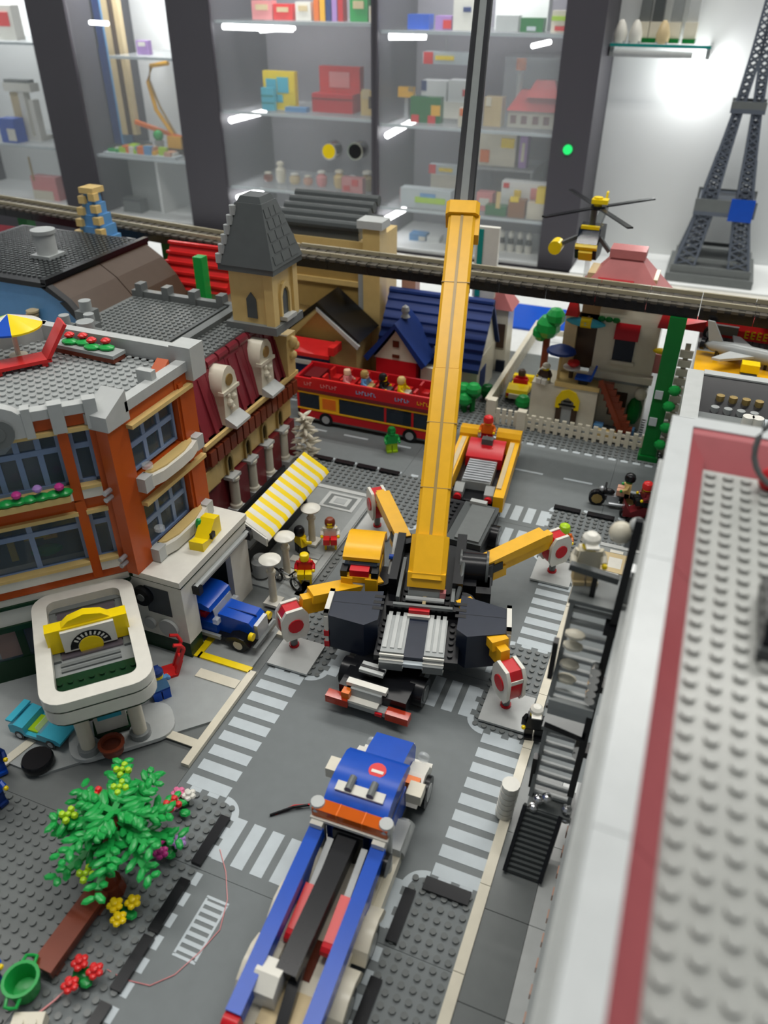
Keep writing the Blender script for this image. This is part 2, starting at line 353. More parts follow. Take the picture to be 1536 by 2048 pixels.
sl = part(g, 'garage_roof_slab', 'white', PR([(-14.2,22.0),(-8.0,22.0),(-8.0,36.6),(-13.0,36.6)],11.2,12.0))
part(g, 'floor_slab', 'grey', PR([(-27.2,10.2),(-14.6,22.8),(-13,22.8),(-13,36.4),(-33,36.4),(-33,16)],11.2,12))
# orange chamfer front, two storeys (local x from 1.1 at the right corner to -17 on the left)
for z0, z1, zs in ((12,22.2,12.9),(22.0,30.6,22.3)):
    for a, b in ((0.0,1.15),(-3.0,-2.0),(-14.0,-13.0),(-17.1,-16.0)): part(g, 'pillar', 'orange', fx(B(a,b,-.35,1.0,z0,z1)))
part(g, 'base_band', 'orange', fx(B(-17.1,1.1,-.2,1.0,11.8,12.95))); part(g, 'storey_band', 'orange', fx(B(-17,1.0,-.05,1,20.7,22.3)))
def casement(par, x0, x1, z0, z1, cols, tr, xf, y=.35, glass='glass'):
    f = part(par, 'window_frame', 'frame_blue', *[xf(s) for s in [B(x0,x1,y,y+.5,z0,z0+.35), B(x0,x1,y,y+.5,z1-.35,z1), B(x0,x0+.35,y,y+.5,z0,z1), B(x1-.35,x1,y,y+.5,z0,z1), B(x0,x1,y+.05,y+.45,tr-.3,tr+.3)] + [B(x0+(x1-x0)*i/cols-.28,x0+(x1-x0)*i/cols+.28,y+.09,y+.41,z0+.1,z1-.1) for i in range(1,cols)]])
    for i in range(cols):
        a, b = x0+(x1-x0)*i/cols, x0+(x1-x0)*(i+1)/cols
        for c, d in ((z0,tr),(tr,z1)): part(f, 'pane', glass, xf(B(a+.2,b-.2,y+.2,y+.28,c+.2,d-.2)))
for z0, z1, tr in ((14.1,20.5,18.7),(23.8,30.0,28.0)):
    casement(g, -2, 0, z0, z1, 1, tr, fx); casement(g, -16, -14, z0, z1, 1, tr, fx)
casement(g, -13, -3, 14.1, 20.5, 2, 18.7, fx); casement(g, -13, -3, 23.8, 30.0, 5, 28.0, fx)
for (a, b) in ((-2,0),(-13,-3),(-16,-14)):
    for z in (12.9, 22.3): part(g, 'sill', 'white', fx(B(a,b,-.45,.9,z,z+1.15))); part(g, 'sill_board', 'tan', fx(B(a,b,-.6,.9,z+1.15,z+1.5)))
    for z in (20.4, 30.0): part(g, 'lintel', 'tan', fx(B(a-.1,b+.1,-.55,.6,z,z+.45)))
# flower box along the upper wide window
fb = part(g, 'flower_box', 'tan', fx(B(-13,-3.2,-1.6,-.45,22.9,23.6)))
for i in range(9):
    part(fb, 'leaf', 'green', fx(J(SP(-12.4+i*1.1,-1.1,23.9,.75,8,1.1,.9,.5))))
for i, m in enumerate(('magenta','lilac','magenta','lilac','magenta')):
    part(fb, 'bloom', m, fx(J(SP(-4.0-2.0*i,-1.2,24.7+.25*(i%2),.5,9,1,1,.8))))
# goods seen inside the lower wide window
for nm, m, s in (('yellow_tool','lemon',B(-10.6,-9.9,1.6,2.2,15.2,18.4)),('yellow_tool','lemon',B(-8.9,-6.4,1.6,2.0,17.4,18.0)),('yellow_tool','yellow',B(-7,-5.6,1.7,2.1,17.0,17.5)),('green_plant','green',SP(-7,1.8,15.6,1.2,8,1.4,.5,.6)),('tool_board','xgrey',B(-13,-3,2.4,2.6,14,20.4))):
    part(g, nm, m, fx(s))
# wall facing the street
part(g, 'wall', 'orange', B(-14.4,-13,21.6,24.6,12,31)); part(g, 'wall', 'orange', B(-14.4,-12.9,33,36.3,12,31)); part(g, 'corner_pillar', 'orange', B(-13.2,-12.7,33.4,34.2,12,30))
part(g, 'wall', 'orange', B(-14.3,-13,24.6,33,19.3,23)); part(g, 'wall', 'orange', B(-14.3,-13,24.6,33,29,31)); part(g, 'wall', 'orange', B(-14.3,-13,24.6,33,12,13))
YX = Matrix.Translation((-13.4,0,0)) @ Matrix.Rotation(PI/2,4,'Z')
fy = lambda s: X(s, YX)
casement(g, 24.8, 32.8, 23.4, 29.0, 3, 26.4, fy, y=.1); casement(g, 24.8, 32.8, 13.4, 19.2, 3, 16.6, fy, y=.1)
for z, b in ((29.0,35.4),(19.6,36.0)): part(g, 'lintel', 'tan', B(-13,-12.2,24.4,b,z,z+.45))
for z in (21.6, 12.3):
    sp = part(g, 'bow_sill', 'white', PR([(-13,24.4),(-12.0,25.2),(-11.4,27),(-11.3,30),(-11.4,32.4),(-12.0,34.6),(-13,35.4)],z,z+1.3)); part(sp, 'sill_board', 'tan', PR([(-13,25.4),(-12.2,26.2),(-11.7,28),(-11.7,31.4),(-12.2,33.6),(-13,34.4)],z+1.3,z+1.5))
    for yy in (25.0,34.8): part(sp, 'corner_block', 'lgrey', B(-13.1,-11.9,yy-.7,yy+.7,z-.2,z+1.5))
for z in (13.6, 14.4, 22.2, 23.0): part(g, 'balcony_clip', 'silver', CY(20.6,21.7,-14.2,z,.28,8))
for yy, z in ((26.3,15.1),(26.3,23.4)): part(g, 'window_boss', 'clear', C(-12.9,yy,z,z+.4,.6,12))
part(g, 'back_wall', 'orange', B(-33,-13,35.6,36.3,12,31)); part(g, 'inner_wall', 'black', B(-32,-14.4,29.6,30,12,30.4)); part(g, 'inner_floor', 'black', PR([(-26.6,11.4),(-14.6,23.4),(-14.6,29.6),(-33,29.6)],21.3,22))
# roof terrace
part(g, 'roof_plate', 'grey', PR([(-29.2,9.0),(-15.0,23.0),(-13.4,23.0),(-13.4,36.2),(-37,36.2),(-37,14)],30.6,31.0))
part(g, 'studs', 'grey', ST(-36,-14,14,36,31,lambda x, y: y < x+39.0 or x > -14.6), kind='stuff')
part(g, 'cornice', 'lgrey', fx(B(-17.2,1.2,-.6,.6,31.9,32.9)))
for a, b in ((0.0,1.2),(-3.2,-1.9),(-5.6,-4.8),(-14.2,-12.8),(-17.2,-16)): part(g, 'cornice_block', 'lgrey', fx(B(a,b,-.75,.4,30.2,33.3)))
for a, b in ((-2.0,0.0),(-4.9,-3.1)): part(g, 'frieze_panel', 'orange', fx(B(a,b,-.2,.3,30.6,31.9)))
po = [(-8+2.9*math.cos(q*PI/10), 31.0+2.9*math.sin(q*PI/10)) for q in range(11)]
ar = part(g, 'arched_gable', 'lgrey', fx(PY([(-11.4,30.4),(-4.8,30.4)]+po, -.7,.5))); part(ar, 'round_plaque', 'dgrey', fx(CY(-1.0,-.7,-8,31.3,1.5,18)), fx(CY(-1.1,-.9,-8,31.3,.7,12)))
part(g, 'parapet', 'lgrey', B(-13.9,-12.6,24.4,36.4,30.9,32.0)); part(g, 'parapet', 'lgrey', B(-37,-13,36.0,37.2,30.9,33.0)); part(g, 'parapet', 'lgrey', PR([(-37,36.6),(-33.4,37.4),(-32.8,36.4),(-36.6,30)],30.9,33))
part(g, 'parapet_slope', 'lgrey', PX([(21.4,30),(24.8,30),(24.8,33.2),(21.4,31.6)],-15.4,-12.6)); part(g, 'parapet_block', 'lgrey', B(-14.6,-11.9,35.2,37.8,29.8,33.6)); part(g, 'parapet_block', 'lgrey', B(-14.9,-13.0,29.6,30.4,31,33.0)); part(g, 'skylight', 'orange', PX([(31.4,31.0),(34.0,31.0),(34.0,32.5)],-15.4,-13.9))

# things on the roof terrace
t = thing('planter', 'grey planter of red flowers on the orange building roof', 'planter', (-25.0,34.3,31.0), -.04)
part(t, 'box', 'reddish', B(-4.3,4.3,-1,1,0.2,.75)); part(t, 'rim', 'grey', B(-4.4,4.4,-1.05,1.05,.75,1.15))
for x, m in ((-2.6,0),(-1.0,.4),(.8,-.2),(2.4,.3)):
    part(t, 'leaf', 'green', SP(x,m,1.35,.9,8,1.2,.9,.35)); part(t, 'bloom', 'bright_red', SP(x-.4,m+.5,1.9,.6,8,1,1,.6))
t = thing('sun_lounger', 'red plastic sun lounger with raised back on the orange building roof', 'sun lounger', (-29.2,29.4,31.0), -.62)
part(t, 'seat', 'bright_red', B(-1.3,1.3,-4.2,2.2,.55,.95)); part(t, 'backrest', 'bright_red', X(B(-1.3,1.3,0,4.4,0,.4), Matrix.Translation((0,2.0,.7)) @ Matrix.Rotation(.95,4,'X')))
for z in (-3.4,1.4): part(t, 'foot', 'bright_red', B(-1.2,1.2,z-.3,z+.3,0.1,.55))
t = thing('parasol', 'white-poled parasol with rainbow coloured panels on the orange building roof', 'parasol', (-31.6,30.4,31.0))
part(t, 'foot', 'cream', C(0,0,.1,.7,1.0)); part(t, 'pole', 'cream', C(0,0,.6,4.4,.3,10))
for i, m in enumerate(('lemon','white','bright_red','sky','lime','white','blue','lemon')):
    a = 2*PI*i/8; p3 = [(0,0,5.4)]+[(3.3*math.cos(a+j*PI/12),3.3*math.sin(a+j*PI/12),4.1) for j in range(4)]+[(3.3*math.cos(a+j*PI/12),3.3*math.sin(a+j*PI/12),3.9) for j in range(4)]
    part(t, 'canopy_panel', m, (p3, [(0,1,2),(0,2,3),(0,3,4),(1,5,6,2),(2,6,7,3),(3,7,8,4)]))

# filling station canopy
t = thing('station_canopy', 'white rounded canopy frame with a yellow rooftop sign on two posts', 'canopy', (-13.0,12.9,0), -PI/4)
RO = RR(-7.9,9.2,-5.3,5.3,2.2); RI = RR(-6.4,7.6,-3.8,3.8,.9)
part(t, 'frame', 'white', RING(RO,RI,9.9,11.0)); part(t, 'green_band', 'forest', RING(RR(-7.8,9.1,-5.2,5.2,2.2),RI,9.6,9.95)); part(t, 'frame', 'white', RING(RO,RI,8.2,9.65)); part(t, 'green_band', 'forest', RING(RR(-7.8,9.1,-5.2,5.2,2.2),RI,7.9,8.25))
part(t, 'roof_plate', 'platform', B(-6.6,4.0,-3.9,3.9,9.2,9.6)); part(t, 'roof_plate', 'forest', B(4.0,7.7,-3.9,3.9,9.2,9.6)); part(t, 'studs', 'forest', ST(4.6,7.6,-4,4,9.6), kind='stuff')
part(t, 'roof_rib', 'dgrey', B(-6.5,-5.7,-3.9,3.9,9.6,10.0), B(-6.5,2,-3.9,-3.1,9.6,9.9), B(-6.5,2,3.1,3.9,9.6,9.9), B(2.4,2.8,-3.2,2.6,9.6,9.8), B(3.2,3.6,-3.2,2.6,9.6,9.8))
part(t, 'skylight', 'smoke', B(-5.6,1.8,-3,3,9.62,9.85))
for y in (-2.6, 2.6): part(t, 'post', 'cream', C(6.2,y,.75,8.2,.75,14)); part(t, 'post_base', 'platform', C(6.2,y,.3,1.5,1.1,14))
sg = part(t, 'sign_board', 'lemon', B(-.5,.9,-4.0,4.0,10.0,12.9)); part(sg, 'sign_crest', 'lemon', PX([(-2.4,12.9),(2.4,12.9),(1.6,13.6),(0,14.0),(-1.6,13.6)],-.3,.7))
part(sg, 'sign_face', 'white', B(.9,1.25,-2.6,2.6,10.1,12.7))
arc = circ(0,10.3,2.0,12,0,PI); arci = circ(0,10.3,1.25,12,0,PI)
V = [(1.28,a,b) for a,b in arc+arci]; n = len(arc)
part(sg, 'black_arc', 'black', (V, [(i,i+1,n+i+1,n+i) for i in range(n-1)])); part(sg, 'sign_roundel', 'lemon', CX(.9,1.35,0,10.3,1.2,16))
tx = bpy.data.meshes.new('ticks')
part(sg, 'lettering', 'white', *[X(B(0,.02,-.1,.1,-.22,.22), Matrix.Translation((1.3,1.62*math.cos(a),10.3+1.62*math.sin(a))) @ Matrix.Rotation(a-PI/2,4,'X')) for a in [PI*(k+1.5)/12 for k in range(9)]])

# things on the forecourt
def pump(x, y):
    t = thing('fuel_pump', 'white fuel pump with turquoise panel under the white canopy', 'fuel pump', (x,y,.75), -PI/4)
    part(t, 'body', 'white', B(-.9,.9,-1.6,1.6,0,4.2)); part(t, 'panel', 'cyan', B(.85,1.0,-1.2,1.2,2.4,3.9)); part(t, 'base', 'forest', B(-1.1,1.1,-1.9,1.9,0,.5))
    part(t, 'hose', 'black', TU([(0,1.6,2.8),(0,2.3,2.6),(.1,2.5,1.6),(0,2.2,.9),(0,1.7,1.2)],.18,6)); part(t, 'nozzle', 'black', B(-.2,.4,-2.1,-1.5,2.2,3.0))
pump(-10.17, 10.07)
t = thing('flower_pot', 'round brown flower pot at the edge of the fuel pump island', 'flower pot', (-7.9,7.3,.75))
part(t, 'pot', 'reddish', LA([(.7,0),(1.1,.4),(1.2,1.2),(1.35,1.4),(1.35,1.6),(1.0,1.6),(.9,1.1)])); part(t, 'soil', 'brown', C(0,0,1.0,1.25,.92))
t = thing('spare_tyre', 'loose black toy tyre lying on the grey forecourt', 'tyre', (*G(80,1533),.3))
part(t, 'tread', 'black', LA([(.7,0),(1.45,0),(1.6,.3),(1.6,.8),(1.45,1.1),(.7,1.1)], n=18)); part(t, 'rim', 'xgrey', LA([(.3,.15),(.72,.1),(.72,1.0),(.3,.9)], n=14))
t = thing('sports_car', 'small turquoise open car parked beside the white canopy', 'car', (*[(p+q)/2 for p,q in zip(G(28,1438,1.2),G(150,1470,1.2))],.3), math.atan2(G(168,1490,1.2)[1]-G(45,1452,1.2)[1],G(168,1490,1.2)[0]-G(45,1452,1.2)[0])); t.scale = (.78,.78,.78)
part(t, 'chassis', 'black', B(-3.6,3.6,-1.6,1.6,.5,.9)); part(t, 'body', 'cyan', PY([(-4,.9),(4,.9),(4.2,1.5),(3.6,1.9),(1.2,2.1),(.6,2.1),(.4,1.4),(-1.4,1.4),(-1.6,2.5),(-3,2.7),(-4,2.2)],-2,2)); part(t, 'windscreen', 'clear', X(B(-.1,.1,-1.7,1.7,0,1.2), Matrix.Translation((1.0,0,2.0)) @ Matrix.Rotation(-.5,4,'Y')))
part(t, 'seat', 'lime', B(-1.4,.2,-1.4,1.4,1.4,1.7)); part(t, 'spoiler', 'cyan', B(-4.2,-3.2,-1.9,1.9,2.9,3.2), B(-3.9,-3.5,-.3,.3,2.5,2.9))
for x in (-2.5,2.5):
    for y in (-1.7,1.7): wheel(t, x, y, .75, .75, .7, 'silver', axis='y')
figure('toy_figure', 'toy mechanic in blue clothes standing at the canopy post', -8.0, 15.8, .3, -2.2, 'azure', 'blue', 'lemon', 'cap', 'dblue')
t = thing('hand_truck', 'red two-handled hand truck leaning by the green garage wall', 'hand truck', (*G(352,1345),.3), -.75)
part(t, 'frame', 'bright_red', BAR((-.7,0,.3),(-.7,1.3,3.6),.35,.35), BAR((.7,0,.3),(.7,1.3,3.6),.35,.35), X(B(-.9,.9,-.15,.15,0,2.2), ROT('X',-.37)))
part(t, 'handle', 'bright_red', TU([(-.7,1.3,3.6),(-.9,1.0,4.4),(-.9,.2,4.7)],.22,7), TU([(.7,1.3,3.6),(.9,1.0,4.4),(.9,.2,4.7)],.22,7)); part(t, 'toe_plate', 'bright_red', B(-1,1,-1.4,.1,0.0,.35))
# ================================================================ plaza in front of the burgundy building
t = thing('plaza_baseplate', 'grey paved plaza baseplate with square mosaic beside the striped awning', 'baseplate', (-32,32,0))
part(t, 'plate', 'dgrey', B(.02,31.98,.02,31.98,-.4,0)); part(t, 'paving', 'platform', B(20,30.8,5,31,0,.3)); part(t, 'studs', 'dgrey', ST(12,20,5,32,0), ST(31,32,2,32,0), kind='stuff')
part(t, 'border_strip', 'grey', B(20.2,21,5,30.6,.3,.42)); part(t, 'border_strip', 'lgrey', B(20.2,30.6,30.0,30.8,.3,.42)); part(t, 'border_strip', 'grey', B(29.6,30.6,5,30.0,.3,.42))
for a, m, z in (((23.4,29.0,25.2,29.4),'lgrey',.40),((24.0,28.4,25.7,28.9),'dgrey',.44),((24.7,27.7,26.2,28.4),'lgrey',.48),((25.3,27.1,26.6,28.0),'grey',.52)): part(t, 'mosaic_tile', m, B(*a,.3,z))
for i in range(4): part(t, 'paving_tile', ('white','grey')[i%2], B(25.6,29.4,8.4+1.5*i,9.6+1.5*i,.3,.42))
part(t, 'step_slab', 'grey', B(27.2,30.6,2.5,8,.0,.42)); 
# burgundy building: walls at x=-20, seen face looks along +x
b = thing('burgundy_building', 'burgundy and tan building with cream dormers, corner tower and dark grey flat roof', 'building')
part(b, 'ground_wall', 'dark_red', B(-21.2,-20.2,45.4,70.6,0,7.2)); part(b, 'upper_wall', 'tan', B(-21.2,-19.9,45.4,71,7.0,10.6)); part(b, 'end_wall', 'dark_red', B(-24,-20.2,70.2,71,0,10)); part(b, 'end_wall', 'dark_red', B(-24,-20,45,46,0,10)); part(b, 'tan_corner', 'tan', B(-20.9,-19.5,45.0,48.4,7.2,10.2), B(-20.7,-19.6,45,48.6,7.0,7.4))
part(b, 'frieze', 'tan', B(-21,-19.4,45.2,72.6,13.4,14.6)); part(b, 'cornice', 'reddish', B(-21,-19.6,45.2,72.6,10.4,13.0)); part(b, 'gutter', 'tan', B(-19.9,-18.9,45.2,72.6,14.0,14.6))
for i in range(15): part(b, 'cornice_block', 'reddish', PX([(46.1+1.75*i,10.9),(47.5+1.75*i,10.9),(47.5+1.75*i,13.1),(46.1+1.75*i,13.1)],-19.7,-18.9))
for i in range(16): part(b, 'cornice_gap', 'brown', B(-19.65,-19.3,45.5+1.75*i,46.1+1.75*i,11.0,12.8))
for i, y in enumerate((51.3,56.5,61.6,66.7)):
    cl = part(b, 'column', 'cream', LA([(.95,0),(.95,.5),(.75,.7),(.75,4.6),(.95,4.8),(.95,5.2)], -19.3, y, 1.2, 12)); part(cl, 'column_base', 'lgrey', B(-20.2,-17.9,y-1.1,y+1.1,.0,1.2)); part(cl, 'capital', 'lgrey', B(-20.2,-18.6,y-1.2,y+1.2,6.3,6.8))
    aw = part(b, 'arched_window', 'black', PX([(y-.45,7.2),(y+.45,7.2),(y+.45,9.2),(y+.25,9.7),(y-.25,9.7),(y-.45,9.2)],-20.0,-19.85)); po = [(y-.85,7.0),(y-.85,9.3),(y-.5,10.0),(y,10.25),(y+.5,10.0),(y+.85,9.3),(y+.85,7.0)]; pi = [(y-.5,7.0),(y-.5,9.2),(y-.28,9.65),(y,9.8),(y+.28,9.65),(y+.5,9.2),(y+.5,7.0)]
    V = [(x,a,c) for x in (-19.9,-19.5) for P in (po,pi) for a,c in P]; F = []
    for q in range(6): F += [(q,q+1,8+q,7+q),(14+q,21+q,22+q,15+q),(q,14+q,15+q,q+1),(7+q,8+q,22+q,21+q)]
    part(aw, 'arch_frame', 'gold', (V,F))
    part(b, 'brick_panel', 'dark_red', B(-20.2,-19.2,y+1.2,y+3.9,0,6.6))
# mansard roof
for i in range(5):
    y0 = 46+5.0*i; part(b, 'mansard_panel', 'burgundy', PX([(y0,14.6),(y0+4.96,14.6),(y0+4.96,23.8),(y0,23.8)],-24.5,-22.4) if False else PY([(-24.5,14.6),(-19.9,14.6),(-21.6,22.6),(-22.4,23.9),(-24.5,23.9)],y0,y0+4.9))
for y in (46.2,48.9,56.6,58.8,66.9,69): part(b, 'mansard_rib', 'burgundy', PY([(-20.4,14.6),(-19.5,14.6),(-21.4,22.4),(-22.2,22.4)],y,y+.8))
for i in range(9): part(b, 'mansard_cap', 'burgundy', CY(46.2+2.8*i,48.6+2.8*i,-22.1,23.3,.7,10))
for y in (53.1, 63.6):
    d = part(b, 'dormer', 'cream', PX([(y-1.9,14.8),(y+1.9,14.8),(y+1.7,19),(y+2.0,20.2),(y+1.6,21.8),(y+.8,22.8),(y,23.1),(y-.8,22.8),(y-1.6,21.8),(y-2.0,20.2),(y-1.7,19)],-22,-19.3)); part(d, 'oculus', 'gold', CX(-19.4,-19.15,y,21.1,.85,14)); part(d, 'dormer_step', 'lgrey', PY([(-19.4,14.6),(-17.6,14.6),(-17.6,15.0),(-19.4,16.0)],y-1.9,y+1.9))
    part(d, 'carving', 'cream', SP(-19.2,y-.5,17.8,.55,8), SP(-19.2,y+.6,18.4,.5,8), SP(-19.2,y,16.9,.5,8), SP(-19.25,y-.7,19,.4,8), kind='stuff'); part(d, 'dormer_band', 'cream', B(-19.9,-19.0,y-2.1,y+2.1,19.4,19.9))
part(b, 'corner_quoin', 'tan', B(-21.0,-19.0,69.5,72,14.6,21), B(-21.2,-18.8,69.3,72.2,20.6,21.4)); part(b, 'corner_scroll', 'tan', SP(-18.9,71,20,1.0,10), SP(-18.9,71,17.8,.8,10), SP(-19,72.2,19,.8,10), kind='stuff'); part(b, 'rear_mass', 'tan', B(-46.4,-24,46,71,0,23.4))
part(b, 'roof_plate', 'dgrey', B(-46.6,-22.2,46.4,70.4,23.4,24.2)); part(b, 'studs', 'dgrey', ST(-46,-22,47,70,24.2,lambda x, y: -29 < x < -26.5), kind='stuff')
part(b, 'roof_rail', 'xgrey', B(-29.2,-28.6,48,69,24.2,25.0)); part(b, 'roof_beam', 'dgrey', B(-28,-26.6,48,68,24.2,25.1)); part(b, 'roof_rail', 'dgrey', B(-46.6,-24,69.2,70.4,24.2,25.2))
for x in (-45,-40,-35,-30): part(b, 'roof_block', 'dgrey', B(x-.6,x+.6,69,70.6,24.2,26.4))
for (x, y, s, h) in ((-44.4,56,1.2,2.4),(-43.5,50.5,1.0,2.2),(-38,48.4,1.6,2.8),(-41,52.6,1.0,2.0)): q = part(b, 'chimney', 'dgrey', B(x-s,x+s,y-s,y+s,24.2,24.2+h)); part(q, 'chimney_pot', 'grey', C(x,y,24.2+h,25.6+h,s*.75,12))
part(b, 'hatch', 'dgrey', PX([(66,24.2),(69,24.2),(69,25.4)],-28,-24.2))
# corner tower
TX, TY, TH = -21.0, 67.2, 3.4
tw = part(b, 'tower', 'tan', B(TX-TH,TX+TH,TY-TH,TY+TH,24.0,32.8)); part(tw, 'tower_ledge', 'dgrey', B(TX-TH-.8,TX+TH+.8,TY-TH-.8,TY+TH+.8,24.0,25.2)); part(tw, 'tower_sill', 'lgrey', B(TX+TH-.2,TX+TH+1.2,TY-1.5,TY+1.5,25.4,26.0))
part(tw, 'tower_window', 'xgrey', PX([(TY-1.0,26),(TY+1.0,26),(TY+1.0,28.8),(TY+.6,29.6),(TY,29.9),(TY-.6,29.6),(TY-1.0,28.8)],TX+TH-.1,TX+TH+.1)); part(tw, 'window_arch', 'tan', PX([(TY-1.5,26),(TY-1.05,26),(TY-1.05,28.8),(TY-.6,29.8),(TY,30.1),(TY+.6,29.8),(TY+1.05,28.8),(TY+1.05,26),(TY+1.5,26),(TY+1.5,29.4),(TY+.8,30.6),(TY,30.9),(TY-.8,30.6),(TY-1.5,29.4)],TX+TH-.1,TX+TH+.4))
part(tw, 'tower_window', 'xgrey', PY([(TX-.8,26),(TX+.8,26),(TX+.8,28.8),(TX,29.8),(TX-.8,28.8)],TY-TH-.15,TY-TH+.1)); part(tw, 'pilaster', 'tan', B(TX+TH-1,TX+TH+.4,TY+TH-1,TY+TH+.4,25,32.6)); part(tw, 'pilaster', 'tan', B(TX+TH-1,TX+TH+.4,TY-TH-.4,TY-TH+1,25,32.6)); part(tw, 'eave', 'xgrey', B(TX-TH-1,TX+TH+1,TY-TH-1,TY+TH+1,32.8,33.6))
def py(par, name, m, x0, x1, y0, y1, z0, z1, f): cx, cy = (x0+x1)/2, (y0+y1)/2; P = [(x0,y0),(x1,y0),(x1,y1),(x0,y1)]; return part(par, name, m, PR(P, z0, z1, [(cx+(a-cx)*f, cy+(c-cy)*f) for a, c in P]))
SH0 = TH+1.1
sp_ = py(tw, 'spire', 'xgrey', TX-SH0, TX+SH0, TY-SH0, TY+SH0, 33.6, 41.6, .46); py(tw, 'spire_top', 'xgrey', TX-1.9, TX+1.9, TY-1.9, TY+1.9, 41.6, 42.4, .8)
for i in range(5):
    for j in range(3):
        z = 34.6+1.45*i; f = 1-(z-33.6)/8.0*.54; y = TY+(j-1)*2.6*f+(.6 if i%2 else 0)*f; x = TX+SH0*f; part(sp_, 'slate', 'xgrey', X(B(-.16,.16,-1.15*f,1.15*f,-.62,.62), Matrix.Translation((x-.08,y,z)) @ Matrix.Rotation(-.295,4,'Y')))
for i in range(6): z = 34.4+1.25*i; f = 1-(z-33.6)/8.0*.54; part(sp_, 'ridge_tile', 'grey', C(TX-SH0*f*.98,TY-SH0*f*.98,z-.62,z+.62,.5,8))
# white shrub on the corner
t = thing('white_shrub', 'bushy cream-white shrub at the corner of the burgundy building', 'shrub', (-16.2,68.6,0))
part(t, 'trunk', 'cream', C(0,0,0,2,.5)); R = random.Random(3)
for i in range(46):
    h = .8+8.2*i/46; r = 2.2*(1-abs(h-3.5)/7); a = i*2.4; part(t, 'frond', 'cream', X(SP(0,0,0,1,6,1.3,.35,.3), Matrix.Translation((r*.7*math.cos(a),r*.7*math.sin(a),h)) @ Matrix.Rotation(a,4,'Z') @ Matrix.Rotation(R.uniform(-.5,.3),4,'Y')))
# yellow-and-white striped awning with its stand
t = thing('striped_awning', 'yellow and white striped awning over the cafe counter', 'awning')
nst = 20; y0, y1 = 38.0, 56.2
for i in range(nst):
    a = y0+(y1-y0)*i/nst; c = y0+(y1-y0)*(i+1)/nst
    part(t, 'stripe', 'lemon' if i%2 else 'white', PY([(-9.9,9.6),(-9.9,10.0),(-6.4,8.0),(-6.0,7.4),(-6.2,7.0),(-6.5,7.7)],a,c))
part(t, 'end_panel', 'white', PY([(-9.9,8.2),(-9.9,9.9),(-6.2,7.8),(-6.2,6.6)],y0-.25,y0)); part(t, 'counter', 'black', B(-13.0,-9.9,39,55.5,.3,4.2)); part(t, 'counter_top', 'xgrey', B(-13.2,-9.6,38.8,55.7,4.2,4.6)); part(t, 'back_screen', 'black', B(-13.2,-12.8,39,55.5,4.6,7.4))
for y in (38.4,47,55.6): part(t, 'post', 'black', B(-10.2,-9.7,y-.25,y+.25,.3,9.7)); part(t, 'bracket', 'black', BAR((-9.9,y,7.0),(-7.0,y,7.6),.3,.3))
part(t, 'urn', 'lgrey', LA([(.8,0),(1.2,.4),(1.3,2.6),(.9,3.2)], -8.2, 39.0, .3)); part(t, 'corner_bracket', 'black', B(-9.7,-8.3,36.9,38.1,8.4,9.0))
# street lamps with white dish shades
for (u, v, uu, vv, lb) in ((548,1205,535,1120,'white dish lamp on a ringed post nearest the blue vintage truck'),(575,1150,560,1074,'white dish lamp under the middle of the striped awning'),(625,1085,612,1018,'white dish lamp beside the yellow seats at the far end of the awning')):
    x, y = G(u, v, .4); q = thing('lamp_post', lb, 'lamp', (x,y,.42)); 
    best = min((abs(((vv)-(1024-CAMF*((Vector((x,y,z))-CAMP).dot(_u))/((Vector((x,y,z))-CAMP).dot(_f))))),z) for z in [i*.1 for i in range(30,110)])[1]-.42
    part(q, 'base', 'white', B(-1,1,-1,1,0,.4)); part(q, 'post', 'cream', LA([(.5,0),(.5,1.6),(.42,best*.62),(.62,best*.64),(.62,best*.7),(.4,best*.72),(.4,best-.5)],0,0,.4,12)); part(q, 'shade', 'white', LA([(.5,0),(1.35,.25),(1.4,.45),(.9,.75),(.3,.85)],0,0,best-.3,18))
# cafe seats and guests
for i, (u, v, m, lb) in enumerate(((612,1160,'lemon','yellow cafe chair beside the nearest dish lamp'),(662,1092,'lemon','yellow cafe chair with its back to the square mosaic'))):
    x, y = G(u, v, .4); q = thing('cafe_chair', lb, 'chair', (x,y,.35), .4); part(q, 'seat', m, B(-.9,.9,-.9,.9,1.0,1.3)); part(q, 'backrest', m, B(-.9,.9,.7,1.0,1.3,2.8))
    for a in (-.7,.7):
        for c in (-.7,.7): part(q, 'leg', m, B(a-.15,a+.15,c-.15,c+.15,0,1.0))
x, y = G(612,1160,.4); figure('toy_figure', 'toy guest in red seated near the nearest dish lamp', x, y-.05, 1.65, .4, 'red', 'lemon', 'lemon', sit=True)
x, y = G(662,1092,.4); figure('toy_figure', 'toy guest with red legs seated at the far end of the awning', x, y-.05, 1.65, .4, 'white', 'bright_red', 'lemon', 'hair', 'reddish', sit=True)
x, y = G(603,1105,.4); figure('toy_figure', 'toy guest in yellow between the two cafe lamps', x, y, .35, 2.6, 'lemon', 'black', 'lemon', 'hair', 'black')
t = thing('cafe_bicycle', 'black-wheeled grey bicycle parked by the nearest dish lamp', 'bicycle', (*G(574,1172,.4),.42), -.3)
for x in (-1.7,1.7):
    w_ = part(t, 'wheel', 'black', X(RING(circ(0,0,1.05,16),circ(0,0,.8,16),-.1,.1), Matrix.Translation((x,0,1.05)) @ Matrix.Rotation(PI/2,4,'X'))); part(w_, 'hub', 'grey', CY(-.15,.15,x,1.05,.2,8))
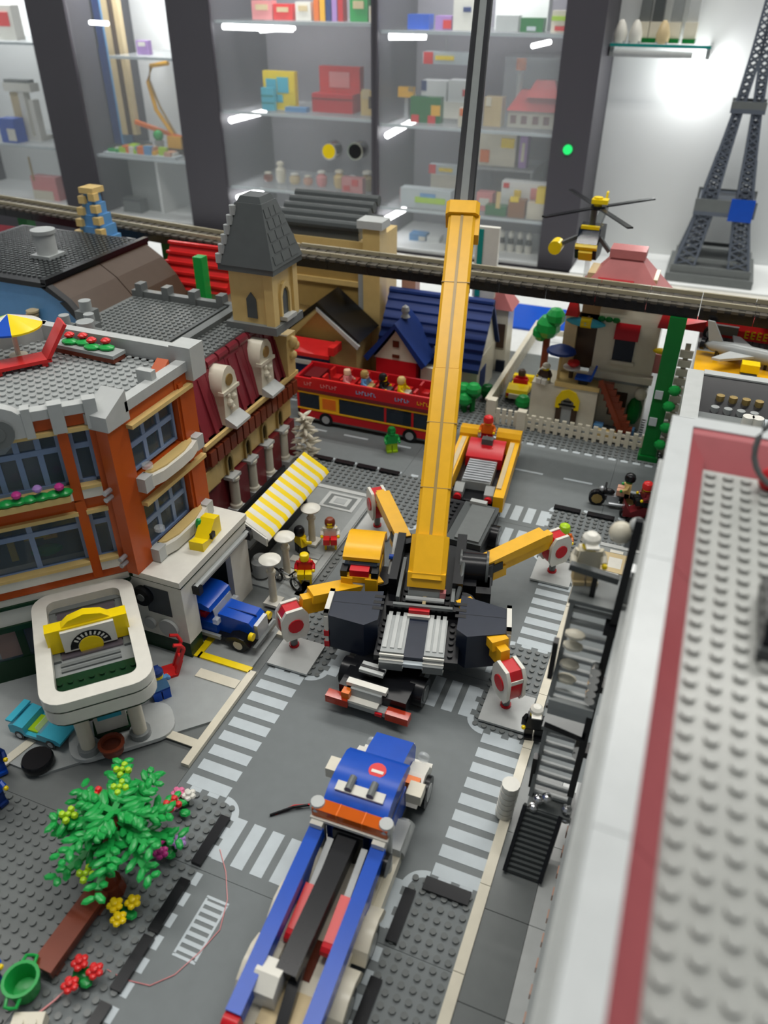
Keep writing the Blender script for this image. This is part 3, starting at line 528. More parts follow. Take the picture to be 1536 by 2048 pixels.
part(t, 'frame', 'grey', TU([(-1.7,0,1.05),(-.8,0,2.1),(1.2,0,2.1),(1.7,0,1.05)],.12,6), TU([(-.8,0,2.1),(0,0,1.0),(1.2,0,2.1)],.12,6)); part(t, 'handlebar', 'black', TU([(1.2,-.6,2.7),(1.2,.6,2.7)],.12,6), TU([(1.2,0,2.1),(1.2,0,2.7)],.1,6)); part(t, 'saddle', 'black', SP(-.8,0,2.3,.35,8,1.2,.8,.5))
t = thing('toy_sign', 'yellow angular roof sign with a green leaf on the white garage slab', 'sign', (-9.7,G(400,1075,12)[1],12.0), .1)
part(t, 'wedge', 'lemon', PX([(-2.4,0),(2.2,0),(2.2,2.2),(1.0,2.4),(-1.0,.8),(-2.4,1.2)],-.9,.9)); part(t, 'leaf', 'green', SP(-1.0,.6,1.5,.7,9,.7,.7,1.3)); part(t, 'black_clip', 'black', B(.85,1.2,-.6,.2,.6,1.3))
# ================================================================ yellow mobile crane
k = thing('mobile_crane', 'yellow mobile crane with long raised boom, black counterweights and red-white outriggers', 'crane', (0,0,0))
ch = part(k, 'chassis', 'black', B(10.7,18.5,22.6,61.4,1.5,3.2), B(10.2,19.2,34,50,2.0,4.2), B(12,17.2,24,61.2,1.0,1.6))
part(ch, 'deck_plate', 'xgrey', B(13.4,18.4,51.6,61.4,3.2,4.0)); part(ch, 'deck_plate', 'black', B(10.7,13.3,50.5,61.4,3.2,3.9)); part(ch, 'deck_tile', 'dgrey', B(14.6,18.0,52,60.6,4.0,4.25))
part(ch, 'studs', 'black', ST(11,13,51,61,3.9), kind='stuff'); part(ch, 'hitch_block', 'lgrey', B(14.2,16.6,60.8,61.6,4.0,4.6))
for y in (26.2, 33.6, 47.2, 57.6):
    for x in (10.5, 18.7): wheel(ch, x, y, 1.65, 1.65, 1.7, 'dgrey')
# rear end
rb = part(k, 'rear_bumper', 'grey', B(10.6,18.6,21.6,22.7,1.3,1.9)); part(rb, 'bumper_tile', 'white', B(12.2,15.6,21.5,22.6,2.0,2.35)); part(rb, 'bumper_tile', 'white', B(11.6,16.2,22.6,23.4,3.4,3.9)); part(rb, 'number_panel', 'grey', B(12.2,15.8,22.3,22.7,2.3,3.4)); part(rb, 'step_plate', 'lgrey', B(12.4,15.2,24.2,25.6,4.2,4.6)); part(rb, 'step_plate', 'black', B(12.4,15.2,24.7,25.0,4.6,4.7)); 
part(rb, 'light_block', 'bright_orange', B(11.4,12.3,21.6,22.5,2.0,3.2))
for x in (9.6, 16.6): part(rb, 'tail_light', 'redglass', B(x,x+2.6,21.3,22.4,1.3,2.3))
part(rb, 'chevron_tile', 'red', B(15.4,16.2,21.35,21.6,1.4,1.8))
# outriggers
def outrigger(root, foot, lift):
    a = Vector(root); f = Vector(foot); d = (f-a); d.z = 0; d.normalize(); n = Vector((-d.y,d.x,0))
    r = part(k, 'outrigger_arm', 'boom', BAR((a.x,a.y,5.2),(f.x-d.x*1.2,f.y-d.y*1.2,6.4),1.1,2.3), BAR((a.x+n.x*.0,a.y,6.2),(f.x-d.x*2.4,f.y-d.y*2.4,7.4),2.0,1.2), BAR((a.x,a.y,4.4),(a.x+d.x*3,a.y+d.y*3,4.6),1.9,1.6))
    part(r, 'hinge', 'black', C(a.x,a.y,3.0,6.6,1.4,12), BAR((a.x,a.y,5.6),(a.x+d.x*2.2,a.y+d.y*2.2,5.8),2.3,1.2))
    ang = math.atan2(d.y, d.x)
    T = Matrix.Translation((f.x,f.y,0)) @ Matrix.Rotation(ang,4,'Z')
    hexa = [(-1.1,2.6),(1.1,2.6),(1.5,3.4),(1.5,5.6),(.9,6.6),(-.9,6.6),(-1.5,5.6),(-1.5,3.4)]
    part(r, 'leg_block', 'red', X(PY(hexa,-.75,.75),T)); part(r, 'leg_cheek', 'white', X(PY([(x*1.12,4.6+(z-4.6)*1.08) for x,z in hexa],.75,1.15),T)); part(r, 'leg_cheek', 'white', X(PY([(x*1.12,4.6+(z-4.6)*1.08) for x,z in hexa],-1.15,-.75),T))
    part(r, 'leg_cap', 'red', X(CY(1.1,1.3,0,4.5,.95,12),T), X(CY(-1.3,-1.1,0,4.5,.95,12),T)); part(r, 'chevron', 'white', X(B(-1.6,-1.4,-.6,.6,5.0,5.5),T), X(B(.9,1.55,-.76,.76,5.2,5.7),T))
    part(r, 'leg_rod', 'dgrey', C(f.x,f.y,.45,3.0,.45,10)); part(r, 'leg_foot', 'red', C(f.x,f.y,.45,.75,.62,12))
    part(r, 'foot_pad', 'lgrey', X(B(-2.6,2.6,-2.6,2.6,.2,.48), Matrix.Translation((f.x+lift[0],f.y+lift[1],0))))
outrigger((9.6,37.2,0),(2.0,28.6,0),(.9,-1.2)); outrigger((20.2,37.2,0),(28.0,28.9,0),(.3,-.4)); outrigger((9.4,46.2,0),(1.9,55.4,0),(0,0)); outrigger((20.4,45.4,0),(27.9,54.4,0),(.2,0))
# slewing upper works (turned 13.5 degrees on the chassis); all parts keep the crane as their parent
SM = Matrix.Translation((15,40,0)) @ Matrix.Rotation(.2356,4,'Z')
def sp(name, m, *sh, par=None, kind=None): return part(par or k, name, m, *[X(s,SM) for s in sh], kind=kind)
sp('turntable', 'xgrey', C(0,0,4.0,5.0,4.0,24))
up = sp('upper_frame', 'black', B(-4.8,4.4,-13.4,5.5,4.6,5.6), B(-4.6,-3.6,-3,6.5,5.6,8.0), B(3.0,4.2,-3,7.0,5.6,8.2), B(-4.4,4.0,-6.4,-5.6,5.6,6.8))
sp('studs', 'black', ST(-4,4,-5.5,-1.5,5.6), ST(-4.8,-4,-13,-7,5.6), ST(3,4,-13,-7,5.6), par=up, kind='stuff')
for x in (-3.4, 3.0): sp('side_rail', 'dgrey', B(x,x+.4,-5.4,2.2,6.2,7.4), par=up)
sp('cross_bar', 'dgrey', B(-3.6,3.3,-6.5,-6.1,6.8,7.2), par=up); sp('silver_fitting', 'lgrey', B(-2.2,1.6,-3.4,-2.6,6.0,6.9), CX(-2.4,2.2,-3.9,6.0,.35,10), par=up); sp('red_tip', 'rose', B(1.6,2.3,-3.5,-2.7,6.1,6.9), par=up); sp('centre_rod', 'sand', B(-.35,.05,-5.4,-2.6,5.7,6.1), par=up)
for x0, x1 in ((-4.1,-1.5),(.7,2.9)):
    tl = sp('rear_deck_tile', 'grey', B(x0,x1,-13.2,-7.2,5.6,6.1)); 
    for i in range(3): sp('deck_line', 'lgrey', B(x0+.15+.85*i*(x1-x0)/2.6,x0+.6+.85*i*(x1-x0)/2.6,-12.6,-6.7,6.1,6.22), par=tl)
    for i in range(3): sp('grille_bar', 'white', B(x0-.05,x1+.05,-13.7-.32*i,-13.5-.32*i,5.9-.5*i,6.15-.5*i), par=tl)
    sp('grille', 'dgrey', B(x0,x1,-14.4,-13.2,4.6,5.6), par=tl)
sp('deck_centre', 'navy', B(-1.5,.7,-13.6,-7.0,5.6,6.0)); sp('deck_end', 'mark', B(-1.9,1.0,-14.2,-13.6,5.0,5.5)); sp('red_block', 'red', B(-1.7,.7,-7.0,-6.2,6.0,6.9)); sp('white_plate', 'white', B(-1.8,.8,-7.4,-6.95,6.0,6.4))
def cw(poly, sx):
    c = sp('counterweight', 'navy', PR(poly,3.2,8.0)); xs = [p[0] for p in poly]; xo = min(xs) if sx < 0 else max(xs); xi = max(xs) if sx < 0 else min(xs)
    for y in (-6.4,-7.4,-8.4): sp('pin_hole', 'black', B(xi-.3 if sx > 0 else xi-.9,xi+.9 if sx > 0 else xi+.3,y-.25,y+.25,7.9,8.03), par=c)
    sp('weight_seam', 'black', B(min(xs)+.05,max(xs)-.05,-8.02,-7.98,7.9,8.02), par=c)
    e0, e1 = (xo-.55, xo) if sx < 0 else (xo, xo+.55)
    sp('end_frame', 'white', B(e0,e1,-6.6,-6.1,5.8,8.3), B(e0,e1,-10.4,-9.7,5.8,8.3), B(e0,e1,-10.4,-6.1,7.8,8.3), par=c)
    pn = sp('warning_panel', 'white', B(e0+.1,e1-.05,-10.5,-8.2,3.0,7.8), par=c)
    for z in (3.2,4.8): sp('red_stripe', 'red', X(B(e0-.02,e1+.02,-10.54,-8.16,-.4,.4), Matrix.Translation((0,0,z+.5))), par=c)
cw([(-10.4,-10.4),(-6.2,-11.4),(-4.8,-10.3),(-4.8,-5.4),(-10.4,-6.2)], -1); cw([(9.4,-10.5),(5.2,-11.6),(4.0,-10.6),(4.2,-4.8),(9.4,-6.4)], 1)
# operator cab
cb = sp('operator_cab', 'boom', B(-10.2,-8.8,-3.9,-2.8,5.0,8.2), B(-7.3,-5.9,-3.9,-2.8,5.0,8.2), B(-10.15,-5.95,-3.7,-2.85,7.5,8.3), B(-10.1,-9.0,-2.8,3.4,5.0,7.2), B(-7.1,-6.0,-2.8,3.4,5.0,7.2), B(-10.1,-6.0,2.6,3.4,5,9.6))
sp('cab_roof', 'yellow', PX([(-2.0,9.4),(-2.0,9.9),(-.8,10.4),(2.6,10.4),(4.2,9.6),(4.6,8.4),(4.0,8.4),(3.2,9.4)],-10.3,-5.8), par=cb); sp('cab_window', 'darkglass', B(-10.0,-6.1,-2.6,2.6,7.3,9.3), par=cb); sp('cab_band', 'red', B(-9.2,-6.9,-3.6,-2.3,8.3,9.2), par=cb)
for x in (-10.3,-6.6): sp('cab_hinge', 'black', B(x,x+.8,-3.7,-2.2,8.25,9.1), par=cb)
sp('cab_grille', 'grey', PX([(-4.4,5.2),(-3.3,5.2),(-3.3,7.4),(-3.7,7.4)],-8.8,-7.3), par=cb); sp('cab_base', 'xgrey', B(-10.0,-6.0,-5.0,3.0,4.2,5.2), par=cb); sp('cab_plate', 'dark_red', B(-9.2,-7.2,-5.2,-5.0,4.5,5.1), par=cb); sp('cab_arm', 'black', B(-6.2,-4.4,-2.4,1.5,5.0,6.2), par=cb)
# winch on the other flank
wn = sp('winch', 'black', CX(3.8,6.8,2.2,6.6,2.0,18), B(3.6,7.4,-1.0,1.4,4.2,6.4), B(5.8,7.6,-2.2,1.0,3.0,6.4)); sp('winch_flange', 'xgrey', CX(6.8,7.1,2.2,6.6,2.3,18), CX(3.6,3.85,2.2,6.6,2.3,18), par=wn); sp('hydraulic_hose', 'xgrey', TU([(3.4,-5,6),(3.9,-3,7.6),(4.0,0,8.3),(4.1,3,7.6)],.28,8), par=wn)
sp('blue_pin', 'blue', CX(-5.2,-3.8,2.0,7.4,.35,8), par=wn); sp('grey_pipe', 'lgrey', TU([(-4.9,0,6),(-4.8,3,7),(-4.9,6.5,7.6)],.3,8), par=wn)
# boom
BM = SM @ Matrix.Translation((-.1,-2.0,9.0)) @ Matrix.Rotation(math.radians(41),4,'X')
def bp(name, m, *sh, par=None): return part(par or k, name, m, *[X(s,BM) for s in sh])
def brect(w, h0, h1, ch): return [(-w,h0),(w,h0),(w,h1-ch),(w-ch,h1),(-w+ch,h1),(-w,h1-ch)]
bm = bp('boom_section', 'boom', PY(brect(1.85,-2.4,.25,.35), 3.6, 26)); bp('boom_section', 'boom', PY(brect(1.8,-2.35,.22,.35), 26.05, 48.6), par=None)
bp('boom_foot', 'boom', PY(brect(2.25,-2.8,.6,.6), -1.2, 4.2), X(B(-2.25,2.25,-.9,.9,-2.4,.3), Matrix.Translation((0,-1.2,0)) @ Matrix.Rotation(.5,4,'X')), par=bm)
bp('boom_collar', 'boom', PY(brect(2.25,-2.9,.65,.5), 48.4, 50.3), B(1.7,2.4,45.6,48.6,-2.4,-.2)); bp('boom_stripe', 'khaki', B(-.18,.18,-.9,48.3,.26,.29), par=bm); bp('boom_seam', 'khaki', B(-1.87,1.87,10.1,10.2,-2.3,.27), B(-1.87,1.87,18.6,18.68,-2.3,.27), B(-1.87,1.87,38.2,38.28,-2.3,.27), par=bm)
ex = bp('boom_extension', 'black', PY(brect(1.35,-1.9,-.2,.2), 50, 104)); bp('extension_stripe', 'dgrey', B(-.5,.5,50.3,104,-.2,-.1), par=ex)
bp('luffing_cylinder', 'black', BAR((0,2,-6.5),(0,20,-2.6),1.6,1.6)); bp('luffing_rod', 'silver', BAR((0,18,-3.0),(0,24,-2.2),.8,.8))

# ================================================================ yellow loader ahead of the crane
t = thing('yellow_loader', 'yellow-sided open loader with ribbed grey bonnet and red cowl', 'loader', (12.7,72.6,0), .10)
part(t, 'chassis', 'black', B(-3.6,3.6,-9.2,8,1.2,2.4)); part(t, 'side_bar', 'boom', B(3.4,4.9,-10.4,9,2.4,4.9)); part(t, 'side_bar', 'boom', B(-4.9,-3.4,-8.4,9,2.4,4.9)); part(t, 'side_cap', 'sand', B(3.5,4.2,-8.2,6,4.9,5.1), B(-4.4,-3.7,-8.0,6,4.9,5.1))
part(t, 'front_guard', 'yellow', PX([(6.6,2.4),(9.6,2.4),(9.9,4.6),(9.0,5.9),(7.2,6.1),(6.6,5.4)],1.0,5.0)); part(t, 'front_guard', 'yellow', PX([(6.6,2.4),(9.6,2.4),(9.9,4.6),(9.0,5.9),(7.2,6.1),(6.6,5.4)],-5.0,-2.0))
part(t, 'red_cowl', 'red', PX([(1.4,2.4),(5.6,2.4),(5.6,5.4),(4.2,5.4),(1.4,4.2)],-2.9,2.9)); part(t, 'steering', 'xgrey', B(-.9,.9,3.8,5.0,5.2,6.2))
hd = part(t, 'bonnet', 'grey', B(-2.2,2.2,-5.4,1.4,2.4,3.8))
for i in range(9): part(hd, 'bonnet_rib', 'silver', B(-2.1,2.1,-5.2+.72*i,-4.85+.72*i,3.8,4.1))
for x in (-2.9,1.7): part(t, 'rear_fender', 'grey', PX([(-8.0,2.4),(-5.2,2.4),(-5.2,3.4),(-6.4,4.0),(-8.0,3.4)],x,x+1.4)); part(t, 'tail_lamp', 'red', CY(-8.6,-7.9,x+.7,2.6,.6,12))
part(t, 'rear_plate', 'xgrey', B(-3.4,4.6,-10.2,-8.6,1.6,2.4))
for x in (-3.9,3.9):
    for y in (-5.8,5.6): wheel(t, x, y, 1.35, 1.35, 1.4, 'dgrey')
part(t, 'driver_step', 'xgrey', B(-1.9,.9,5.7,8.4,2.4,4.2))
figure('toy_figure', 'toy driver in red with a red helmet standing in the yellow loader', 11.5, 79.5, 4.2, .1, 'bright_orange', 'red', 'lemon', 'helmet', 'bright_red')
# ================================================================ blue tow truck (length along y, cab at +y)
t = thing('tow_truck', 'blue tow truck with orange light bar and twin blue lifting booms', 'tow truck', (20.2,3.2,0), .03)
part(t, 'chassis', 'xgrey', B(-2.6,2.6,-14.5,12.5,1.2,2.4)); part(t, 'chassis_skirt', 'cream', B(-3.9,-2.6,-3,3.4,1.2,2.6)); part(t, 'chassis_skirt', 'cream', B(2.6,3.9,-3,3.4,1.2,2.6))
# cab
cb = part(t, 'cab', 'blue', B(-2.7,2.7,2.2,3.0,2.4,7.6), B(-2.7,-2.3,2.2,8.2,2.4,5.4), B(2.3,2.7,2.2,8.2,2.4,5.4), B(-2.7,2.7,7.6,8.2,2.4,5.2))
part(cb, 'cab_window', 'darkglass', B(-2.6,2.6,3.0,8.0,5.2,7.6)); 
rf = part(cb, 'cab_roof', 'blue', PX([(2.0,7.5),(8.6,7.5),(8.5,8.2),(7.6,8.9),(5.4,9.3),(3.4,9.2),(2.2,8.6)],-2.9,2.9)); part(rf, 'roof_light_panel', 'white', X(B(-2.2,2.2,-.45,.45,0,.2), Matrix.Translation((0,3.6,9.2)) @ Matrix.Rotation(.12,4,'X')))
for x in (-1.0,1.0): part(rf, 'roof_horn', 'dgrey', CY(3.2,4.6,x,9.6,.34,10))
part(rf, 'roof_emblem', 'bright_red', C(.6,6.2,9.0,9.27,.8,14)); part(rf, 'roof_emblem', 'white', B(.1,1.2,5.9,6.2,9.2,9.3))
hd = part(t, 'bonnet', 'blue', PX([(8.2,2.6),(13.4,2.6),(13.6,4.4),(12.8,5.9),(10.4,6.6),(8.2,6.7)],-1.9,1.9)); part(hd, 'radiator', 'silver', B(-1.7,1.7,13.4,13.8,2.4,4.6)); part(t, 'front_bumper', 'white', B(-3.6,3.6,13.2,14.0,1.2,2.0))
for s in (-1, 1):
    part(t, 'front_fender', 'white', PX([(8.4,2.2),(13.2,2.2),(12.6,3.4),(11,4.0),(9.4,3.6)],*sorted((s*1.95,s*3.7)))); part(t, 'indicator', 'bright_orange', B(*sorted((s*2.3,s*3.6)),9.0,9.9,4.0,4.9)); part(t, 'mirror', 'cream', B(*sorted((s*3.2,s*4.6)),6.4,7.9,5.8,7.0))
    ex = part(t, 'exhaust_stack', 'lgrey', C(s*3.1,1.6,2.4,8.6,.55,12)); part(ex, 'exhaust_cap', 'lgrey', C(s*3.1,1.6,8.6,9.2,.72,12,.6))
    part(t, 'tool_box', 'lgrey', B(*sorted((s*2.7,s*3.9)),3.0,6.0,1.4,3.6)); part(t, 'fuel_tank', 'grey', CY(3.4,6.6,s*3.3,2.2,.9,14))
    part(t, 'headlamp', 'clear', CY(13.5,13.9,s*2.7,3.0,.6,12))
# rear body
part(t, 'deck', 'cream', B(-3.2,3.2,-14,1.4,2.4,3.4)); part(t, 'deck_slot', 'brown', B(-.3,.9,-9.6,-6.4,3.4,3.45)); part(t, 'deck_rail', 'cream', B(-2.4,-1.9,-11.5,-4,3.4,4.2)); part(t, 'deck_plate', 'sand', B(-1.6,2.0,-13.6,-10.6,3.4,3.8))
for s in (-1, 1):
    for y in (-4.4, -9.6): part(t, 'rear_fender', 'cream', PX([(y-2.4,2.6),(y-1.8,3.7),(y-.6,4.3),(y+.8,4.3),(y+2.0,3.7),(y+2.4,2.6),(y+1.8,2.6),(y+.8,3.6),(y-.6,3.6),(y-1.8,2.6)],*sorted((s*3.1,s*4.4))))
    bmn = part(t, 'lifting_boom', 'blue', BAR((s*2.8,.6,6.6),(s*2.8,-14.2,5.2),1.25,1.4), BAR((s*2.8,.6,6.8),(s*2.8,-4.0,3.6),.9,.9))
    part(bmn, 'boom_seam', 'dblue', *[BAR((s*2.8,-1.6*i,7.1-.15*i),(s*2.8,-1.6*i-.05,7.1-.15*i),1.28,.05) for i in range(1,9)])
    part(bmn, 'hook_block', 'white', B(s*2.8-.55,s*2.8+.55,.3,1.3,6.6,7.8)); part(bmn, 'red_end', 'red', CX(s*2.8-.6,s*2.8+.6,-14.6,5.0,.75,12))
    rm = part(t, 'hydraulic_ram', 'bright_red', BAR((s*1.55,-7.0,4.6),(s*1.55,-3.4,5.2),1.0,1.0)); part(rm, 'ram_rod', 'grey', BAR((s*1.55,-3.5,5.2),(s*1.55,.6,6.0),.55,.55)); part(rm, 'ram_joint', 'red', CX(s*1.55-.5,s*1.55+.5,-7.3,4.5,.6,10))
part(t, 'centre_boom', 'black', BAR((0,1.8,6.4),(-.4,-10.6,5.4),1.7,1.5)); part(t, 'tow_arm', 'black', BAR((0,-9,4.8),(.6,-15.2,3.4),.9,.9)); part(t, 'tow_cradle', 'grey', B(-2.6,2.4,-15.6,-14.4,2.6,3.4)); part(t, 'white_hopper', 'white', PX([(-12.4,3.6),(-9.9,3.6),(-9.9,6.0),(-11.2,6.3),(-12.4,5.6)],-2.6,-.6)); part(t, 'black_gear', 'black', CX(2.6,3.8,.2,5.6,1.0,14)); part(t, 'black_mast', 'black', B(-1.4,1.4,.6,1.9,3.4,7.4))
lb = part(t, 'light_bar', 'amber', B(-3.4,3.4,.95,2.1,8.0,9.0)); part(lb, 'light_bar_base', 'white', B(-3.5,3.5,.75,2.0,7.7,8.0)); 
for x in (-1.15,1.15): part(lb, 'lens_joint', 'bright_orange', B(x-.05,x+.05,.93,2.12,7.98,9.03))
for s in (-3.3, 3.3):
    for y in (11.0,-4.4,-9.6): wheel(t, s, y, 1.6, 1.6, 1.7, 'lgrey')
t = thing('loose_cable', 'dark and red twisted cable end lying on the crossroads by the tow truck', 'cable')
a = G(540,1632); b = G(628,1612)
part(t, 'dark_wire', 'black', TU([(a[0],a[1],.12),((a[0]+b[0])/2,(a[1]+b[1])/2+.2,.35),(b[0],b[1],.3)],.14,6)); part(t, 'red_wire', 'bright_red', TU([(a[0]+.4,a[1]+.3,.1),((a[0]+b[0])/2,(a[1]+b[1])/2+.5,.2),(b[0]+.8,b[1]+.2,.5)],.1,6))
th = [G(u,v,0) for u,v in ((150,2040),(60,1990))]
pts = [(440,1700),(452,1745),(455,1800),(440,1860),(400,1905),(350,1950),(300,1972),(250,1960),(215,1940)]
solo('red_thread', 'thin red thread curling over the road beside the tow truck', 'thread', 'rose', TU([(*G(u,v),.08) for u,v in pts],.045,5))

# ================================================================ blue vintage truck leaving the garage (front at +x)
t = thing('vintage_truck', 'small blue vintage truck with white wheels driving out of the garage', 'truck', (-6.6,27.9,.3), .0)
part(t, 'running_board', 'black', B(-5.2,4.2,-2.3,2.3,.8,1.4)); part(t, 'side_board', 'grey', B(-4.6,0.4,-2.6,-2.2,1.0,1.5)); part(t, 'side_board', 'grey', B(-4.6,.4,2.2,2.6,1.0,1.5))
cb = part(t, 'cab', 'blue', B(-5,-.2,-2.1,2.1,1.4,2.9), B(-5,-4.4,-2.1,2.1,2.9,5.0), B(-5,-2.6,-2.1,-1.7,2.9,4.4), B(-5,-2.6,1.7,2.1,2.9,4.4)); part(cb, 'cab_roof', 'blue', PY([(-5.2,4.8),(-.6,4.8),(-.8,5.4),(-1.8,5.8),(-4.2,5.8),(-5.2,5.4)],-2.3,2.3)); part(cb, 'seat', 'red', B(-3.8,-2.0,-1.6,1.6,2.9,3.8)); part(cb, 'windscreen', 'clear', X(B(-.08,.08,-1.9,1.9,0,2.0), Matrix.Translation((-.1,0,2.9)) @ Matrix.Rotation(-.2,4,'Y')))
part(t, 'bonnet', 'blue', PY([(-.2,1.4),(4.4,1.4),(4.4,3.4),(3.9,3.9),(-.2,4.1)],-1.5,1.5)); part(t, 'bonnet_line', 'dblue', B(.2,4.2,-.06,.06,3.8,4.08)); part(t, 'radiator', 'silver', B(4.4,4.9,-1.2,1.2,1.4,3.5)); part(t, 'bumper', 'dgrey', B(4.9,5.3,-2.6,2.6,.9,1.4))
for y in (-2.1,2.1):
    part(t, 'fender', 'black', PY([(1.2,1.2),(1.6,2.0),(2.6,2.4),(3.8,2.2),(4.6,1.3),(4.2,1.1),(3.4,1.7),(2.2,1.7),(1.6,1.0)],y-.7,y+.7)); part(t, 'headlamp', 'lemon', CX(4.3,4.8,y*.98,2.5,.5,12)); part(t, 'side_lamp', 'clear', B(-.4,.3,y-.35,y+.35,3.2,3.9))
for x in (-3.4,2.9):
    for y in (-2.3,2.3): wheel(t, x, y, 1.1, 1.1, .8, 'cream', axis='y')
# ================================================================ tall white building on the right (seen from above)
b = thing('white_roofed_building', 'tall pale building with white parapet, dark red inner slope and white studded roof', 'building')
part(b, 'wall', 'lgrey', B(38.0,38.6,-46,18.2,.28,42.4)); part(b, 'wall', 'lgrey', B(38.6,76,17.4,18.2,.28,42.4)); part(b, 'core', 'grey', B(38.7,76,-46,17.4,.3,41.0))
part(b, 'plinth', 'grey', B(37.3,38.0,-46,18.2,.28,5)); part(b, 'ledge', 'grey', B(37.5,38.0,-46,18.2,13.5,14.3)); part(b, 'ledge', 'lgrey', B(37.5,38.0,-46,18.2,27.5,28.3)); part(b, 'ledge', 'lgrey', B(37.7,38.0,-46,18.2,38.5,40))
for i in range(22): part(b, 'vent_brick', 'flesh', B(37.2,37.31,-30+2.1*i,-29.2+2.1*i,2.0,2.8))
for i in range(4): part(b, 'parapet_tile', 'ledgewhite', B(37.9,39.25,-46+16*i+.02,-30+16*i-.02+(.2 if i == 3 else 0),42.4,43.4))
part(b, 'parapet_tile', 'ledgewhite', B(39.25,76,17.0,18.4,42.4,43.4))
for i in range(4): part(b, 'red_slope', 'dustyred', PY([(39.25,41.6),(40.25,41.6),(40.25,42.3),(39.25,43.2)],-46+16*i+.02,-30+16*i-.02))
for i in range(4): part(b, 'red_slope', 'dustyred', PX([(14.0,41.6),(17.0,41.6),(17.0,43.3),(16.2,43.3)],39.3+9*i,48.25+9*i))
part(b, 'roof_plate', 'roofgrey', B(40.2,76,-46,14.2,41.4,42.0)); part(b, 'studs', 'roofgrey', ST(40.25,62.25,-30,14,42.0,n=12), kind='stuff')
t = thing('rope_ring', 'grey rope loop with a red clip on the white studded roof', 'rope', (44.6,13.0,42.2))
part(t, 'loop', 'dgrey', TU([(2.0*math.cos(a),.5*math.sin(a),2.6+2.2*math.sin(a)) for a in [PI*.5+i*PI*1.2/14 for i in range(15)]],.18,8)); part(t, 'clip', 'red', SP(-.6,.2,.5,.75,10,1,1,1.1), C(-.6,.2,0,.5,.5,12))
t = thing('black_handle', 'black rounded latch on the white studded roof', 'latch', (*G(1538,1235,42.6),42.2)); part(t, 'body', 'black', PX([(-2.2,0),(2.2,0),(2.4,.8),(1.6,1.6),(-1.6,1.6),(-2.4,.8)],-.4,.8)); part(t, 'tip', 'xgrey', B(-.5,.9,-2.6,-2.0,0,.6))
# fire escape climbing the wall
f = thing('fire_escape', 'dark grey fire escape of ladder flights and landings against the pale wall', 'fire escape')
def flight(name, m, p0, p1, w, n, rail):
    fl = part(f, name, m, BAR((p0[0]-w/2,p0[1],p0[2]),(p1[0]-w/2,p1[1],p1[2]),.35,.7)); part(f, 'stringer', m, BAR((p0[0]+w/2,p0[1],p0[2]),(p1[0]+w/2,p1[1],p1[2]),.35,.7))
    for i in range(n):
        q = (i+.5)/n; c = [p0[j]+(p1[j]-p0[j])*q for j in range(3)]; part(fl, 'tread', rail, B(c[0]-w/2,c[0]+w/2,c[1]-.22,c[1]+.22,c[2]-.16,c[2]+.16))
flight('stringer', 'black', (34.4,10.0,.5), (34.9,13.6,5.6), 3.2, 13, 'xgrey')
flight('stringer', 'dgrey', (35.2,14.8,5.6), (35.4,17.6,14.4), 3.4, 9, 'grey'); flight('stringer', 'dgrey', (35.4,15.0,18.6), (35.6,17.8,27.6), 3.4, 9, 'grey')
part(f, 'landing', 'dgrey', B(33.4,37.3,13.4,16.4,5.3,5.7)); part(f, 'landing', 'dgrey', B(33.4,37.3,14.8,18.8,14.4,14.8)); part(f, 'landing', 'dgrey', B(33.6,37.6,16.0,20.0,27.6,28.0)); part(f, 'landing_step', 'grey', B(33.6,37.2,14.9,15.6,16.4,17.6), B(33.6,37.2,14.4,14.9,17.8,18.6))
part(f, 'cross_rail', 'black', BAR((33.4,15.2,17.0),(37.2,15.2,16.4),.3,.3)); part(f, 'cross_rail', 'black', BAR((33.6,14.4,15.6),(37.0,14.4,15.0),.3,.3)); part(f, 'top_rail', 'xgrey', BAR((33.2,17.0,30.4),(36.9,17.0,30.05),.55,.55)); part(f, 'top_post', 'black', BAR((35.2,17.0,28),(35.2,17.0,30.4),.4,.4))
pl = part(f, 'corner_pole', 'black', BAR(tuple(un(1141,1590,y=14.4)),tuple(un(1280,1040,y=16.6)),.55,.55)); 
for z in (12,20,26): part(pl, 'pole_bracket', 'black', B(36.6,37.6,15.2,16.4,z,z+.7))
for i, z in enumerate((12.6,13.4,19.4,20.2,21.0,21.8,22.6)): part(f, 'chrome_cap', 'chrome', CY(14.6,15.4,36.7,z,.42,10))
for x, y, z in ((34.3,14.0,6.4),(35.0,13.8,7.2),(34.0,13.6,5.6),(36.8,14.0,6.2),(36.9,13.8,5.2)): part(f, 'chrome_knob', 'chrome', SP(x,y,z,.5,9))
for z in (8.0,22.0): part(f, 'ladder_side', 'black', B(33.1,33.5,15.2,15.9,z-2,z+2))
for z in (20.2,21.8,23.8,25.0): part(f, 'cushion', 'cream', SP(34.6,15.6,z,.7,9,1.2,.8,.6))
t = thing('wall_lamp', 'round pale lamp cluster at the top of the black fire escape pole', 'lamp', (37.2,18.0,33.8)); part(t, 'globe', 'cream', SP(-.9,-.6,.2,.85,12)); part(t, 'globe', 'lgrey', SP(.1,-.3,.9,.6,10)); part(t, 'bracket', 'grey', B(-.5,.9,-.9,.15,-.8,.5)); 
t = thing('flood_lamp', 'chrome box lamp on the pale wall below the round lamps', 'lamp', (37.7,17.4,28.4)); part(t, 'body', 'lgrey', B(-.7,.5,-.8,.8,0,2.4)); part(t, 'lens', 'chrome', C(-.1,-.2,2.4,2.9,.55,12))
figure('toy_figure', 'toy figure in cream with a white cap on the top landing of the fire escape', 34.3, 18.7, 28.0, .3, 'cream', 'sand', 'lemon', 'cap', 'white')
